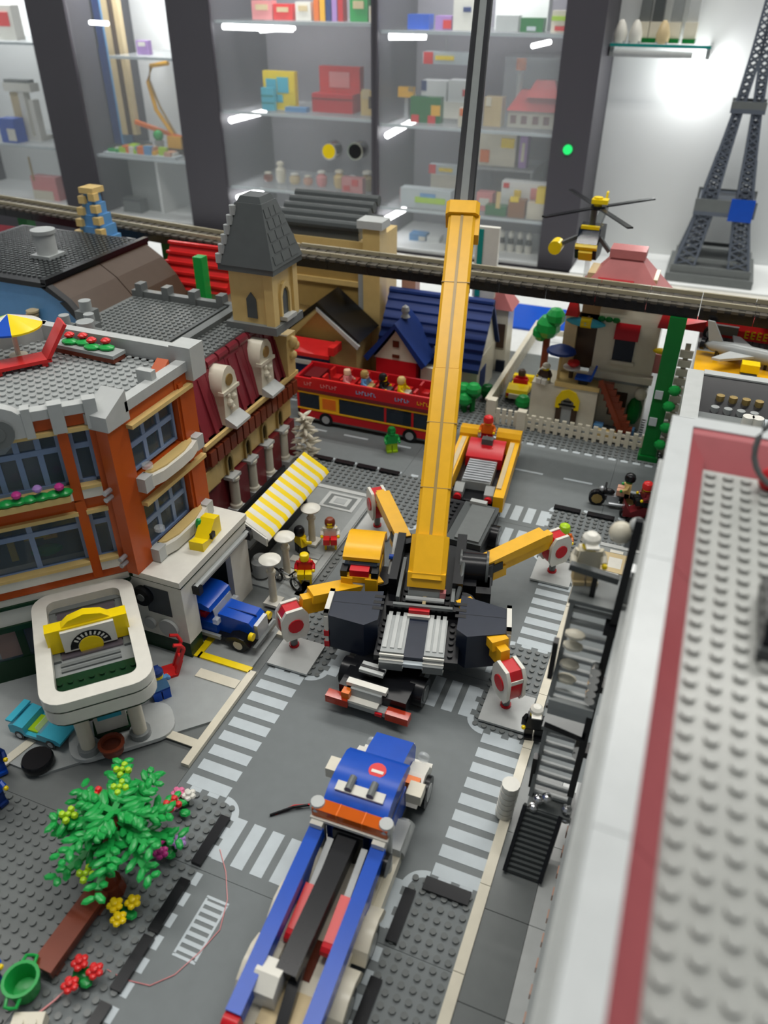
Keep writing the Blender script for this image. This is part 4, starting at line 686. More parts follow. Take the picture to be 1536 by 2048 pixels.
figure('toy_figure', 'toy figure in black with a white cap on the pale kerb beside the fire escape', *G(1075,1412,5.0), .45, .2, 'black', 'black', 'lemon', 'cap', 'white')
t = thing('white_bundle', 'bright white ribbed bundle hanging beside the lower ladder', 'bundle', (31.25,15.6,.45))
for i in range(6): part(t, 'rib', 'white', C(.05*i,0,.8*i,.8*i+.66,.85,12))

# ================================================================ grey hall with models further along the same side
b = thing('grey_hall', 'low grey hall with gold studs on its dark roof edge and a yellow deck', 'building')
part(b, 'wall', 'lgrey', B(39.2,41.2,56.5,71,0,25.2)); part(b, 'front_wall', 'dgrey', B(41.2,66,57,60.4,0,23.6)); part(b, 'hall_body', 'dgrey', B(41.2,66,60.4,70.4,0,21.0)); part(b, 'roof_edge', 'lgrey', B(41.2,66,69.6,71,23.6,25.4)); part(b, 'roof_panel', 'black', PX([(60.4,21.4),(61.0,21.2),(69.8,24.8),(69.6,25.2)],41.2,66)); part(b, 'roof_strip', 'dgrey', B(41.2,66,57.4,60.4,23.6,24.4))
for i in range(4): part(b, 'gold_stud', 'gold', STUD(43.6+1.5*i,66.2,23.6,10,.5,.7)); 
for i in range(4): part(b, 'grey_stud', 'grey', STUD(43.2+1.5*i,64.4,22.8,10,.5,.7))
for x in (46.6,47.6): part(b, 'white_knob', 'white', C(x,58.6,24.4,25.6,.65,12))
part(b, 'pale_green_strip', 'mark', B(48.4,64,57.6,59.4,24.4,25.2))
part(b, 'rear_hall', 'grey', B(40.4,66,76,112,0,19.0)); part(b, 'yellow_deck', 'yellow', B(40.2,66,76,92,19.0,19.8)); part(b, 'grey_deck', 'grey', B(40.2,66,92,112,19.0,19.8)); part(b, 'studs', 'grey', ST(41,58,93,100,19.8), kind='stuff')
t = thing('grey_jet', 'light grey toy jet with swept wings on the yellow deck', 'jet', (46.0,89.0,20.0), -.25)
part(t, 'fuselage', 'grey', LA([(.2,0),(.8,1),(1.1,4),(1.1,9),(.7,12),(.4,13)])); ob = t.children[0]; ob.rotation_euler = (0, PI/2, 0); ob.location = (-5*S,0,1.6*S)
part(t, 'wing', 'lgrey', PR([(-1.0,.8),(2.6,.8),(-1.4,5.6),(-2.6,5.6)],1.4,1.75)); part(t, 'wing', 'lgrey', PR([(-1.0,-.8),(2.6,-.8),(-1.4,-5.0),(-2.6,-5.0)],1.4,1.75)); part(t, 'fin', 'grey', PY([(-4.6,2.2),(-2.4,2.2),(-4.4,5.2),(-5.4,5.2)],-.2,.2)); part(t, 'canopy', 'darkglass', SP(5,0,2.5,.8,10,1.8,.8,.8)); part(t, 'engine', 'black', CX(-5.6,-5,0,1.6,.9,12))
for x, y in ((-3,0.6),(-3,-.6),(4,0)): part(t, 'gear', 'black', B(x-.2,x+.2,y-.2,y+.2,-.2,1.2))
t = thing('yellow_block_cart', 'small yellow block on a black cart on the yellow deck', 'toy cart', (47.6,84.6,19.8)); part(t, 'block', 'lemon', B(-1.2,1.2,-.9,.9,.8,2.0)); part(t, 'cart', 'black', B(-1.0,1.0,-.8,.8,.2,.8)); 
for s in (-.8,.8): part(t, 'roller', 'black', CX(-1.1,1.1,s,.35,.35,10))
t = thing('red_racer', 'red racing car with yellow lettering and black cockpit behind the grey jet', 'race car', (48.4,99.6,19.8), -.06)
part(t, 'body', 'bright_red', PX([(-2.6,.6),(2.6,.6),(2.6,2.4),(1.6,3.2),(-1.6,3.2),(-2.6,2.0)],-7.5,9)); part(t, 'nose', 'bright_red', PY([(-11,.6),(-7.5,.6),(-7.5,2.4),(-11,1.2)],-1.8,1.8)); part(t, 'cockpit', 'black', B(3,8,-1.6,1.6,3.2,4.2)); part(t, 'side_pod', 'dgrey', B(-6,-2.6,-3.2,-2.5,1.2,2.6)); part(t, 'engine_cover', 'grey', SP(1.8,-1,3.4,1.1,10,1.4,1,.7))
for i in range(4): part(t, 'letter', 'lemon', *[X(s, Matrix.Translation((-1.6+.9*i,-2.65,1.0))) for s in (B(0,.6,-.03,0,0,.2),B(0,.6,-.03,0,.5,.7),B(0,.6,-.03,0,1.0,1.2),B(0,.2,-.03,0,0,1.2))])
for x in (-6.5,6.5):
    for y in (-2.8,2.8): wheel(t, x, y, 1.1, 1.1, 1.0, 'grey', axis='y')
# ================================================================ red open-top double decker bus
t = thing('double_decker_bus', 'red open-top double decker bus with yellow side lines', 'bus', (-11.0,81.4,0))
L0, L1, W = -13.2, 14.0, 7.2
part(t, 'chassis', 'xgrey', B(L0+.4,L1-.4,.4,W-.4,.7,1.4)); part(t, 'lower_side', 'red', B(L0,L1,0,.4,1.0,2.7)); part(t, 'lower_side', 'red', B(L0,L1,W-.4,W,1.0,2.7)); part(t, 'end_panel', 'red', B(L0,L0+.4,0,W,1.0,6.2)); part(t, 'end_panel', 'red', B(L1-.4,L1,0,W,1.0,6.2))
part(t, 'yellow_line', 'yellow', B(L0,L1,-.06,.02,2.7,3.0)); part(t, 'yellow_line', 'yellow', B(L0,L1,-.06,.02,5.9,6.2)); part(t, 'skirt', 'xgrey', B(L0,L1,-.03,.05,.8,1.15))
for a, b_ in ((L0+.3,-8.9),(-4.9,3.6),(4.0,8.6),(9.0,11.4)): part(t, 'side_window', 'darkglass', B(a,b_,.05,.3,3.0,5.9))
part(t, 'advert_panel', 'yellow', B(-8.8,-5.0,0,.3,3.0,5.9)); part(t, 'advert_print', 'bright_orange', B(-8.2,-5.6,-.03,0,3.4,5.4)); part(t, 'window_post', 'red', B(3.6,4.0,0,.35,2.7,6.0)); part(t, 'window_post', 'red', B(8.6,9.0,0,.35,2.7,6.0)); part(t, 'door', 'xgrey', B(11.6,13.4,-.03,.2,1.4,5.6)); part(t, 'far_side', 'red', B(L0,L1,W-.4,W,2.7,6.2))
part(t, 'upper_floor', 'dark_red', B(L0,L1,0,W,6.2,6.8)); up = part(t, 'upper_side', 'red', B(L0-.4,L1,-.1,.35,6.3,8.8)); part(t, 'upper_side', 'red', B(L0-.4,L1,W-.35,W+.1,6.3,8.8)); part(t, 'upper_end', 'red', B(L0-.4,L0+.1,0,W,6.3,8.6)); part(t, 'upper_end', 'red', B(L1-.5,L1,0,W,6.3,9.4)); part(up, 'dark_line', 'dark_red', B(L0-.4,L1,-.14,-.08,6.3,6.9)); part(up, 'top_rail', 'bright_red', B(L0+3,L1,-.1,.3,8.8,9.1))
for i, (x0, m, n) in enumerate(((-11.6,'rose',3),(-8.4,'rose',6),(-1.6,'sky',7),(5.6,'sky',5),(9.6,'yellow',4))):
    part(up, 'lettering', m, *[J(B(x0+.55*j,x0+.55*j+.12,-.16,-.1,7.5,8.1), B(x0+.55*j,x0+.55*j+.38,-.16,-.1,7.5+.28*(j%3),7.62+.28*(j%3))) for j in range(n)])
for i in range(6):
    for y in (1.2, 4.4): s_ = part(t, 'seat', 'bright_red', B(-8.5+3.4*i,-6.9+3.4*i,y,y+1.8,6.8,7.6)); part(s_, 'seat_back', 'bright_red', B(-8.6+3.4*i,-8.2+3.4*i,y,y+1.8,7.6,9.0))
part(t, 'stair_box', 'dark_red', B(L0+.2,L0+3.2,2.6,W-.4,6.8,8.0))
for x in (-7.6, 8.4):
    for y in (.3, W-.3): wheel(t, x, y, 1.3, 1.3, .9, 'silver', axis='y')
figure('toy_figure', 'toy passenger in a blue top on the open bus deck', -11.75, 83.5, 7.6, PI/2, 'azure', 'tan', 'skin', 'hair', 'khaki', sit=True)
figure('toy_figure', 'toy passenger in black on the open bus deck', -8.35, 83.5, 7.6, PI/2, 'black', 'xgrey', 'lemon', 'hair', 'black', sit=True)
figure('toy_figure', 'toy passenger in pale yellow on the open bus deck', -4.95, 83.5, 7.6, PI/2, 'lemon', 'cream', 'lemon', 'hair', 'tan', sit=True)
figure('toy_figure', 'toy passenger with pink face near the stair end of the bus deck', -15.15, 83.5, 7.6, PI/2, 'rose', 'red', 'skin', sit=True)
x, y = G(783,902); figure('toy_figure', 'small green toy figure standing on the road beside the bus', x, y, .03, .6, 'green', 'lime', 'green', 'hair', 'dgreen')
# motorcycle and rider
t = thing('motorcycle', 'black motorcycle with gold spoked front wheel on the far road', 'motorcycle', (*G(1222,1012),0), .12)
for x in (-2.3,2.3): w_ = part(t, 'wheel', 'black', CY(-.45,.45,x,1.25,1.25,18)); part(w_, 'spokes', 'gold', CY(-.5,.5,x,1.25,.85,8))
part(t, 'frame', 'xgrey', BAR((-2.3,0,1.3),(2.3,0,1.6),.6,.5), BAR((-2.2,0,1.3),(-1.3,0,3.2),.4,.4)); part(t, 'engine', 'silver', B(-.9,.9,-.6,.6,.9,2.1)); part(t, 'tank', 'black', SP(-.75,0,2.5,.7,10,1.4,.8,.8)); part(t, 'saddle', 'black', SP(1.3,0,2.4,.6,10,1.7,.9,.4)); part(t, 'handlebar', 'black', TU([(-1.2,-1.1,3.4),(-1.3,0,3.2),(-1.2,1.1,3.4)],.16,6)); part(t, 'exhaust', 'silver', CX(-.5,3.0,-.7,.8,.28,10)); part(t, 'stand', 'dgrey', B(-.2,.2,.5,1.0,0,.9)); part(t, 'headlamp', 'silver', SP(-1.8,0,2.9,.45,10))
x, y = G(1222,1012); figure('toy_figure', 'toy rider in tan on the black motorcycle with a green scarf', x+1.9, y, 2.62, -PI/2, 'tan', 'flesh', 'green', 'helmet', 'black', sit=True)
x, y = G(1272,1038); t = thing('toy_scooter', 'dark red three-wheeled scooter beside the motorcycle', 'scooter', (x,y,0), .2)
part(t, 'body', 'dark_red', PY([(-2.2,.8),(2.0,.8),(2.2,2.4),(.6,2.6),(-1.2,1.6),(-2.2,3.0)],-.9,.9)); part(t, 'seat', 'black', B(.4,2.0,-.7,.7,2.5,2.9))
for x_, y_ in ((-1.8,0),(1.6,-.9),(1.6,.9)): wheel(t, x_, y_, .8, .8, .5, 'silver', axis='y')
x, y = G(1272,1038); figure('toy_figure', 'toy rider with bright red helmet on the dark red scooter', x+.6, y+.3, 2.9, -1.2, 'dark_red', 'black', 'lemon', 'helmet', 'bright_red', sit=True)
x, y = G(1120,1120,.5); figure('toy_figure', 'toy worker with a lime helmet and orange vest standing behind the far outrigger', *G(1131,1048,4.9), .2, .3, 'bright_orange', 'navy', 'lemon', 'helmet', 'lime')
t = thing('blue_bench', 'small pale blue bench behind the toy worker with the lime helmet', 'bench', (31.95,60.4,.45), 0); t.scale = (.6,1,1); part(t, 'top', 'sky', B(-1.9,1.9,-.6,.6,1.2,1.5)); part(t, 'side', 'navy', B(-1.9,1.9,-.62,-.4,.2,1.2)); part(t, 'foot', 'navy', B(-1.7,-1.3,-.4,.4,0,1.2)); part(t, 'foot', 'navy', B(1.3,1.7,-.4,.4,0,1.2))
# ================================================================ buildings along the far side
def U(u, v, **k): q = un(u, v, **k); return q.x, q.y, q.z
# blue building with black flat roof and curved slate side
b = thing('blue_building', 'blue-fronted building with black studded flat roof and curved dark slate side', 'building')
part(b, 'wall', 'azure', PY([(-84,0),(-47.2,0),(-47.2,16),(-48,19.5),(-49.6,22.6),(-52,25.2),(-55.4,27),(-84,27)],60.6,61.4)); part(b, 'core', 'xgrey', B(-84,-48,61.4,86,0,16))
st_ = [(-47.0,15.5),(-48.0,19.4),(-49.8,22.6),(-52.4,25.4),(-55.6,27.4)]
for i in range(4):
    (a, c), (d, e) = st_[i], st_[i+1]; part(b, 'slate_course', 'walnut', PY([(a,c),(d,e),(d-1.6,e-1.0),(a-1.6,c-.8)],61.4,73)); part(b, 'slate_course', 'walnut', PY([(a,c),(d,e),(d-1.6,e-1.0),(a-1.6,c-.8)],73.2,86)); part(b, 'roof_step', 'black', PY([(a+.5,c),(d+.5,e),(d-.9,e-.3),(a-.9,c)],60.2,61.4))
part(b, 'flat_roof', 'black', B(-84,-55.4,60.2,86.5,27,27.8)); part(b, 'studs', 'xgrey', ST(-83,-56,62,86,27.8), kind='stuff'); part(b, 'parapet', 'black', B(-56.2,-55.2,60.2,86.5,27.6,28.4))

t = thing('roof_chimney', 'round light grey chimney on the black flat roof', 'chimney', (*G(97,512,27.9),27.9)); part(t, 'stack', 'lgrey', C(0,0,0,3.8,1.7,16)); part(t, 'rim', 'grey', C(0,0,3.8,4.4,2.0,16)); part(t, 'foot', 'grey', B(-2,2,-2,2,0,.5))
t = thing('spring_toy', 'small striped orange spring fixed on the blue wall', 'toy spring', (*U(68,640,y=60.2)[:2], U(68,645,y=60.2)[2])); 
for i in range(5): part(t, 'coil', 'sand', C(.15*i,-.4,.5*i,.5*i+.3,1.0,12))
# dark red roofed house at the far left
b = thing('red_roofed_house', 'house with dull red tiled roof behind the black flat roof', 'house')
part(b, 'wall', 'cream', B(-100,-84.5,88,96,0,19)); part(b, 'roof', 'burgundy', PX([(86.5,18.6),(97.5,18.6),(92,25.4)],-101,-84)); 
for i in range(4): z = 19.6+1.5*i; part(b, 'tile_course', 'burgundy', BAR((-101,87.0+1.2*i,z),(-84,87.0+1.2*i,z),.8,.4))
# blue and tan stepped tower
b = thing('stepped_tower', 'blue stepped tower with tan corner stones beside the elevated track', 'tower', (*U(200,470,y=91.6)[:2],0))
for i in range(7): h = 3.6-.42*i; part(b, 'tier', 'azure', B(-h,h,-h,h,20+2.0*i if i else 0,22+2.0*i)); part(b, 'corner_stone', 'tan', B(-h-.8,-h+.6,-h-.8,-h+.6,20+2*i,21.3+2*i)); part(b, 'corner_stone', 'tan', B(h-.6,h+.8,-h-.8,-h+.6,20.6+2*i,21.9+2*i))
part(b, 'cap', 'tan', B(-1.6,1.6,-1.6,1.6,33.8,34.8)); part(b, 'base_rock', 'tan', B(2,7,-4,2,0,24), B(3.5,8.5,-4.5,1,0,22)); part(b, 'lamp', 'dgrey', C(5,-2,24,26.4,.8,10))
# bright red roofed cottage
b = thing('red_cottage', 'cottage with bright red shingle roof beside the slim green post', 'cottage')
part(b, 'wall', 'cream', B(-53,-41,87.4,92.6,0,20)); pr_ = part(b, 'roof', 'bright_red', PX([(86.9,19.4),(93.2,19.4),(91.4,26.8)],-54,-40.4))
for i in range(5): z = 20.6+1.5*i; part(pr_, 'shingle_course', 'bright_red', BAR((-54.1,87.3+.9*i,z),(-40.3,87.3+.9*i,z),.7,.45))
solo('track_post', 'slim green post standing in front of the bright red cottage roof', 'post', 'green', B(-.9,.9,-.9,.9,0,26.8), B(-1.3,1.3,-1.3,1.3,0,.8), loc=(-43.4,84.6,0))
# tan town hall behind the track
b = thing('tan_hall', 'tall tan and brown hall with dark grey ribbed roof rising above the track', 'building')
part(b, 'wall', 'tan', B(-40,-20,106,120,0,26)); part(b, 'wall_panel', 'khaki', B(-39,-21.5,105.6,106.1,12.5,17.6)); part(b, 'wall_panel', 'khaki', B(-39,-21.5,105.6,106.1,18.6,22.5)); part(b, 'wall_band', 'tan', B(-39,-21.5,105.2,106.2,17.6,18.6)); part(b, 'corner_column', 'tan', B(-21,-17.6,104.6,108,0,29)); part(b, 'column_edge', 'grey', B(-22.2,-21,105,107,8,24)); part(b, 'column_cap', 'lgrey', B(-22,-17,104.2,108.4,29,30.4))
rf = part(b, 'roof', 'xgrey', B(-40,-22.6,106.4,119,26,28))
for i in range(5): part(rf, 'roof_rib', 'xgrey', CX(-40.4,-22.4,106.8+2.4*i,28.4+.7*i,1.0,10))
b = thing('tan_porch', 'tan porch with black sloping roof and grey edge in front of the tall hall', 'porch')
part(b, 'wall', 'tan', B(-32.5,-19.4,97.2,104.4,0,9.5)); part(b, 'gable', 'tan', PY([(-32.6,9.4),(-19.2,9.4),(-26,16.2)],97.2,104)); part(b, 'roof_slope', 'black', PY([(-26.2,17.6),(-26.2,16.6),(-18.6,10.2),(-17.6,11.0)],94.8,104.4)); part(b, 'roof_slope', 'black', PY([(-26.2,17.6),(-26.2,16.6),(-33.8,10.2),(-34.6,11.0)],94.8,104.4)); part(b, 'roof_edge', 'lgrey', PY([(-26.2,16.7),(-26.2,16.1),(-18.0,9.6),(-17.6,10.4)],94.4,94.9)); part(b, 'tan_step', 'tan', B(-31,-25,95,97.2,0,8.0))
b = thing('red_kiosk', 'low kiosk with bright red roof behind the bus', 'kiosk'); part(b, 'roof', 'bright_red', PX([(91.2,8.2),(95.2,9.6),(95.2,10.2),(91.2,8.9)],-36,-22.4)); part(b, 'wall', 'dblue', B(-35.4,-24,91.8,95,0,8.4)); part(b, 'sill', 'lgrey', B(-35.8,-23,91.2,91.8,6.6,7.4)); part(b, 'roof_tip', 'bright_red', B(-22.6,-21.4,91.4,95,9.0,10.6))
# blue-roofed cottage
b = thing('blue_roofed_cottage', 'white cottage with dark blue clapboard roof and a gabled red porch', 'cottage')
part(b, 'wall', 'cream', B(-15.6,3.6,101,113,0,8)); part(b, 'side_gable', 'cream', PX([(101,8),(113,8),(107.5,16.6)],2.6,3.5)); part(b, 'side_gable', 'cream', PX([(101,8),(113,8),(107.5,16.6)],-15.6,-14.8))
for i in range(7):
    y0, z0 = 99.6+1.15*i, 6.9+1.5*i; part(b, 'roof_course', 'dblue', PX([(y0-.3,z0-.45),(y0+1.4,z0+1.25),(y0+1.4,z0+1.75),(y0-.3,z0+.25)],-16.6,4.2))
part(b, 'roof_back', 'dblue', PX([(107.6,17.4),(114.4,7.6),(114.4,7.1),(107.4,16.9)],-16.6,4.2)); part(b, 'ridge', 'dblue', CX(-16.6,4.2,107.6,17.2,.7,10))
for s in (-1, 1): part(b, 'porch_roof', 'dblue', PY([(-11.0,15.4),(-11.0,14.4),(-11.0+s*5.4,7.4),(-11.0+s*6.2,8.2)],95.4,104))
part(b, 'porch_gable', 'cream', PY([(-15.4,8),(-6.6,8),(-7.6,9.2),(-9,11),(-11,13.8),(-13,11),(-14.4,9.2)],96.4,97.2)); part(b, 'porch_vent', 'brown', B(-11.6,-10.4,96.2,96.5,10.6,11.8)); part(b, 'porch_vent', 'brown', B(-11.7,-10.3,96.2,96.5,8.5,9.1)); part(b, 'porch_wall', 'red', B(-15,-7,96.4,101,0,8)); part(b, 'porch_side', 'cream', B(-6.4,-3,97.4,101,0,7)); part(b, 'side_window', 'dblue', B(3.5,3.7,103,107,1.5,5.5))
part(b, 'finial', 'lgrey', LA([(.9,0),(.5,.6),(.8,1.2),(.6,1.9),(.2,2.2)],-10.6,100,15.2)); cm = part(b, 'chimney', 'flesh', B(-14.4,-11.6,108,110.6,13,21.4)); part(cm, 'chimney_cap', 'grey', B(-14.8,-11.2,107.6,111,21.4,22.4)); part(b, 'dormer', 'cream', B(-3.6,-1.2,101,106,9,13)); part(b, 'dormer_sill', 'cream', B(-4.6,-.6,99.6,101.2,9.6,10.4)); part(b, 'dormer_window', 'brown', B(-3.4,-1.4,100.8,101,6.8,9.2))
solo('hedge', 'green hedge running beside the blue-roofed cottage porch', 'hedge', 'dgreen', *[SP(-17.6+.35*i,95.6+1.0*i,1.6,1.4,8) for i in range(4)], B(-18.6,-16.2,94.8,99.4,0,1.6))
b = thing('pink_roofed_house', 'narrow cream house with faded pink pyramid roof under the track', 'house'); part(b, 'wall', 'cream', B(-2.2,5.0,116.8,121.8,0,13.2)); part(b, 'roof', 'pinkroof', PR([(-3.0,116.2),(5.8,116.2),(5.8,122.4),(-3.0,122.4)],13.0,19.0,[(-.6,118.6),(1.4,118.6),(1.4,120),(-.6,120)])); part(b, 'shutter', 'walnut', B(3.0,4.6,116.6,116.8,5,10)); part(b, 'corner_base', 'navy', B(3.4,5.2,116.2,116.8,0,2.4))
b = thing('teal_striped_block', 'tall white block with a teal vertical stripe behind the crane boom', 'toy tower'); part(b, 'body', 'white', B(-2.2,2.2,114.8,116.0,15.5,28.8)); part(b, 'stripe', 'teal', B(-1.7,-.7,114.6,114.85,15.7,28.4)); part(b, 'stand', 'grey', B(-1.9,1.9,114.8,116.0,0,15.5)) 
t = thing('leafy_bush', 'bright green leafy bush on three stalks before the white fence', 'bush', (3.2,97.4,0))
for i, (dx, dy, h) in enumerate(((-1,0,4),(1,-.6,4.6),(.6,.9,3.2),(-.4,-1.2,2.6))): lf = part(t, 'leaf_ball', 'green', SP(dx,dy,h,1.5,8,1,1,.9)); part(lf, 'stalk', 'dgreen', C(dx,dy,0,h,.5,8))
# white villa with picket fence
b = thing('white_villa', 'white two-storey villa with pink and red pyramid roof', 'villa')
part(b, 'upper_storey', 'cream', B(24.0,34.2,101,111,9.6,21.5)); part(b, 'lower_storey', 'cream', B(24.6,34.0,101,111,0,8.4)); part(b, 'storey_gap', 'grey', B(24,34.2,100.8,111,8.4,9.6)); part(b, 'balcony_edge', 'cream', B(23.8,34.6,99.6,101.2,9.4,10.6)); part(b, 'upper_window', 'navy', B(27.2,30.6,100.8,101.05,12.6,16.6)); part(b, 'red_shade', 'red', PX([(100.0,16.6),(101.0,18.9),(101.0,19.2),(99.7,16.7)],27.0,31.0)); part(b, 'lower_window', 'walnut', B(28.0,31.0,100.8,101.05,2.2,6.8)); part(b, 'window_sill', 'cream', B(27.0,31.0,100.4,101,12.0,12.6))
part(b, 'tower_block', 'sand', B(20.6,32,104,110,18,26)); part(b, 'flower_row', 'dgreen', *[SP(24.5+1.2*i,100.6,19.6,.7,7,1,.8,.7) for i in range(3)], kind='stuff')
part(b, 'roof', 'pinkroof', PR([(18.6,100.8),(35,100.8),(35,112.5),(18.6,112.5)],22.0,28.6,[(24.0,105.4),(29.0,105.4),(29.0,108.4),(24.0,108.4)])); part(b, 'roof_cap', 'pinkroof', B(23.6,29.4,105,108.8,28.6,30.0)); part(b, 'roof_hatch', 'red', PX([(100.2,22.4),(101.6,22.4),(103.4,25.6),(102.8,25.8)],22.6,28.4))
for x in (18.4, 33.6): part(b, 'roof_corner', 'bright_red', PR([(x,99.8),(x+2.2,99.8),(x+2.2,102),(x,102)],19.6,22.6,[(x+.6,100.4),(x+1.6,100.4),(x+1.6,101.6),(x+.6,101.6)]))
part(b, 'door_recess', 'walnut', B(20.4,23.9,104,104.4,9,19)); part(b, 'door_wall', 'sand', B(18.2,20.4,102.6,104.4,8,19)); part(b, 'terrace', 'cream', B(14.6,26.2,97.6,104,0,7.6)); part(b, 'terrace_floor', 'tan', B(18.6,26.4,97.4,104,7.6,8.4)); part(b, 'arch', 'lemon', PY([(19.2,3.6),(19.2,5.4),(20,6.8),(21.3,7.3),(22.6,6.8),(23.4,5.4),(23.4,3.6),(22.6,3.6),(22.4,5.0),(21.3,5.8),(20.2,5.0),(20,3.6)],97.2,97.7)); part(b, 'door', 'walnut', B(19.4,20.4,97.3,97.65,.6,3.6)); part(b, 'door', 'walnut', B(22.2,23.2,97.3,97.65,.6,3.6)); part(b, 'doorway', 'grey', B(20.4,22.2,97.4,97.7,.6,5.0)); part(b, 'arch_lattice', 'black', B(19.8,22.8,97.1,97.3,4.2,4.5), B(20.6,22.0,97.1,97.3,4.9,5.2))
part(b, 'blue_stone', 'azure', B(26.4,28.0,97.6,99,0,1.4)); part(b, 'blue_stone', 'azure', B(31.6,33.4,97.8,99.2,0,1.4)); part(b, 'side_lamp', 'cream', SP(33.2,99.6,7.6,1.1,10)); part(b, 'shelf_block', 'rose', B(34.2,37.4,101.5,104,11,14.4)); part(b, 'side_shrub', 'dgreen', SP(32.6,99.8,4.2,1.5,8,.9,.8,1.8)); part(b, 'top_pot', 'lemon', SP(35,100.6,15.4,1,8,1.4,.8,.5)); part(b, 'beige_step', 'tan', B(27,30.6,95.6,97.4,0,1.0))
for i in range(8): part(b, 'stair_tread', 'reddish', X(B(-1.3,1.3,-.55,.55,-.5,.5), Matrix.Translation((27.4+.62*i,97.6-.12*i,9.2-1.05*i))))
part(b, 'stair_rail', 'reddish', BAR((26.4,96.9,10.2),(31.4,95.9,1.4),.5,.8))
solo('surfboard', 'turquoise and yellow surfboard over the villa terrace door', 'surfboard', 'cyan', X(SP(0,0,0,1,12,3.4,.9,.8), Matrix.Translation((22.0,100.2,18.7)) @ Matrix.Rotation(.02,4,'Y'))); so = bpy.data.objects['surfboard']; part(so, 'yellow_band', 'lemon', CX(21.2,23.0,100.2,18.7,.9,14)); part(so, 'hanger', 'grey', B(21.8,22.2,100.2,104.2,18.2,18.6))
t = thing('terrace_parasol', 'small dark blue parasol on the villa terrace', 'parasol', (18.8,99.0,8.4)); part(t, 'pole', 'tan', C(0,0,0,5.6,.25,8)); part(t, 'canopy', 'dblue', LA([(2.6,0),(2.4,.4),(1.2,1.0),(.2,1.3)],0,0,5.0,12))
t = thing('terrace_chair', 'bright blue chair on the villa terrace', 'chair', (23.3,98.5,8.4), .0); part(t, 'seat', 'blue', B(-1.4,1.4,-1,1,.9,1.3)); part(t, 'backrest', 'blue', X(B(-.2,.2,-1,1,0,2.2), Matrix.Translation((1.3,0,1.1)) @ Matrix.Rotation(.25,4,'Y'))); part(t, 'foot', 'black', B(-.8,.8,-.6,.6,0,.9))
t = thing('terrace_table', 'white terrace table with a red bowl beside the blue chair', 'table', (20.8,100.2,8.4)); part(t, 'top', 'white', C(0,0,1.8,2.1,1.5,14)); part(t, 'leg', 'walnut', C(0,0,0,1.8,.4,8)); part(t, 'bowl', 'bright_red', LA([(.5,0),(1.1,.5),(1.0,1.0),(.4,1.2)],.2,0,2.1))
figure('toy_figure', 'toy figure in brown sitting at the edge of the villa terrace', 16.6, 98.6, 7.6, -.3, 'walnut', 'white', 'lemon', 'cap', 'cream', sit=True)
t = thing('picket_fence', 'white picket fence along the pavement before the villa', 'fence')
for i in range(16): x = 14.6+1.36*i; part(t, 'picket', 'cream', B(x,x+.75,93.4,93.9,0,3.0))
part(t, 'rail', 'cream', B(14.4,36.4,93.5,93.8,.7,1.3)); part(t, 'rail', 'cream', B(14.4,36.4,93.5,93.8,1.9,2.4)); part(t, 'gate_post', 'cream', B(13.4,15.0,93,94.4,0,3.6)); part(t, 'gate_post', 'cream', B(7.6,9.2,94,95.6,0,4.4))
for i in range(4): part(t, 'picket', 'cream', B(9.4+1.1*i,10.1+1.1*i,93.9,94.4,0,3.0))
part(t, 'rail', 'cream', B(9.2,13.4,94,94.3,1.2,1.8))
t = thing('garden_fence', 'long white picket fence running back beside the yellow car', 'fence')
for i in range(26): part(t, 'picket', 'cream', B(7.0,7.5,95.8+1.6*i,96.7+1.6*i,0,3.6))
part(t, 'rail', 'cream', B(7.1,7.4,95.6,138,1.0,1.6)); part(t, 'rail', 'cream', B(7.1,7.4,95.6,138,2.4,2.9)); part(t, 'back_rail', 'cream', B(7,17,137.6,138,1.0,2.2)); part(t, 'top_board', 'cream', B(6.8,7.7,95.6,138.2,3.5,3.8))
t = thing('yellow_car', 'small yellow convertible parked inside the white picket fence', 'car', (10.6,108.0,0), .05)
part(t, 'body', 'lemon', PX([(-4.4,.8),(4.4,.8),(4.4,2.2),(2.7,2.4),(2.4,1.4),(-.8,1.4),(-1.4,2.6),(-4.0,2.4),(-4.5,1.8)],-2,2)); part(t, 'bumper', 'cream', B(-1.4,1.4,-4.8,-4.4,.9,1.8)); part(t, 'seat', 'red', B(-1.4,1.4,-.8,-.25,1.4,3.2)); part(t, 'chassis', 'black', B(-1.9,1.9,-4.2,4.2,.5,.9))
for x in (-1.6,1.6): part(t, 'tail_lamp', 'red', B(x-.3,x+.3,-4.6,-4.3,1.2,1.8))
for x in (-1.9,1.9):
    for y in (-2.7,2.8): wheel(t, x, y, .8, .8, .7, 'grey')
figure('toy_figure', 'toy driver in red in the yellow convertible', 10.6, 108.3, 1.43, PI+.05, 'red', 'red', 'lemon', 'hair', 'walnut', sit=True)
t = thing('garden_tree', 'round green garden tree behind the villa terrace', 'tree', (13.8,112.5,0)); part(t, 'trunk', 'reddish', C(0,0,0,12,.7)); 
for dx, dy, z, r in ((0,0,12.5,2.4),(1.2,-.4,14.6,1.9),(-1.2,.4,11,1.8)): part(t, 'foliage', 'green', SP(dx,dy,z,r,9))
for i, (x, y, m, lb) in enumerate(((12.7,101.2,'green','round green shrub between the yellow car and the terrace'),(5.3,103.2,'dgreen','dark green shrub between the blue-roofed cottage and the long picket fence'))): q = thing('garden_shrub', lb, 'shrub', (x,y,0)); part(q, 'foliage', m, SP(0,0,1.6,1.5,9)); part(q, 'stem', 'reddish', C(0,0,0,.8,.3))
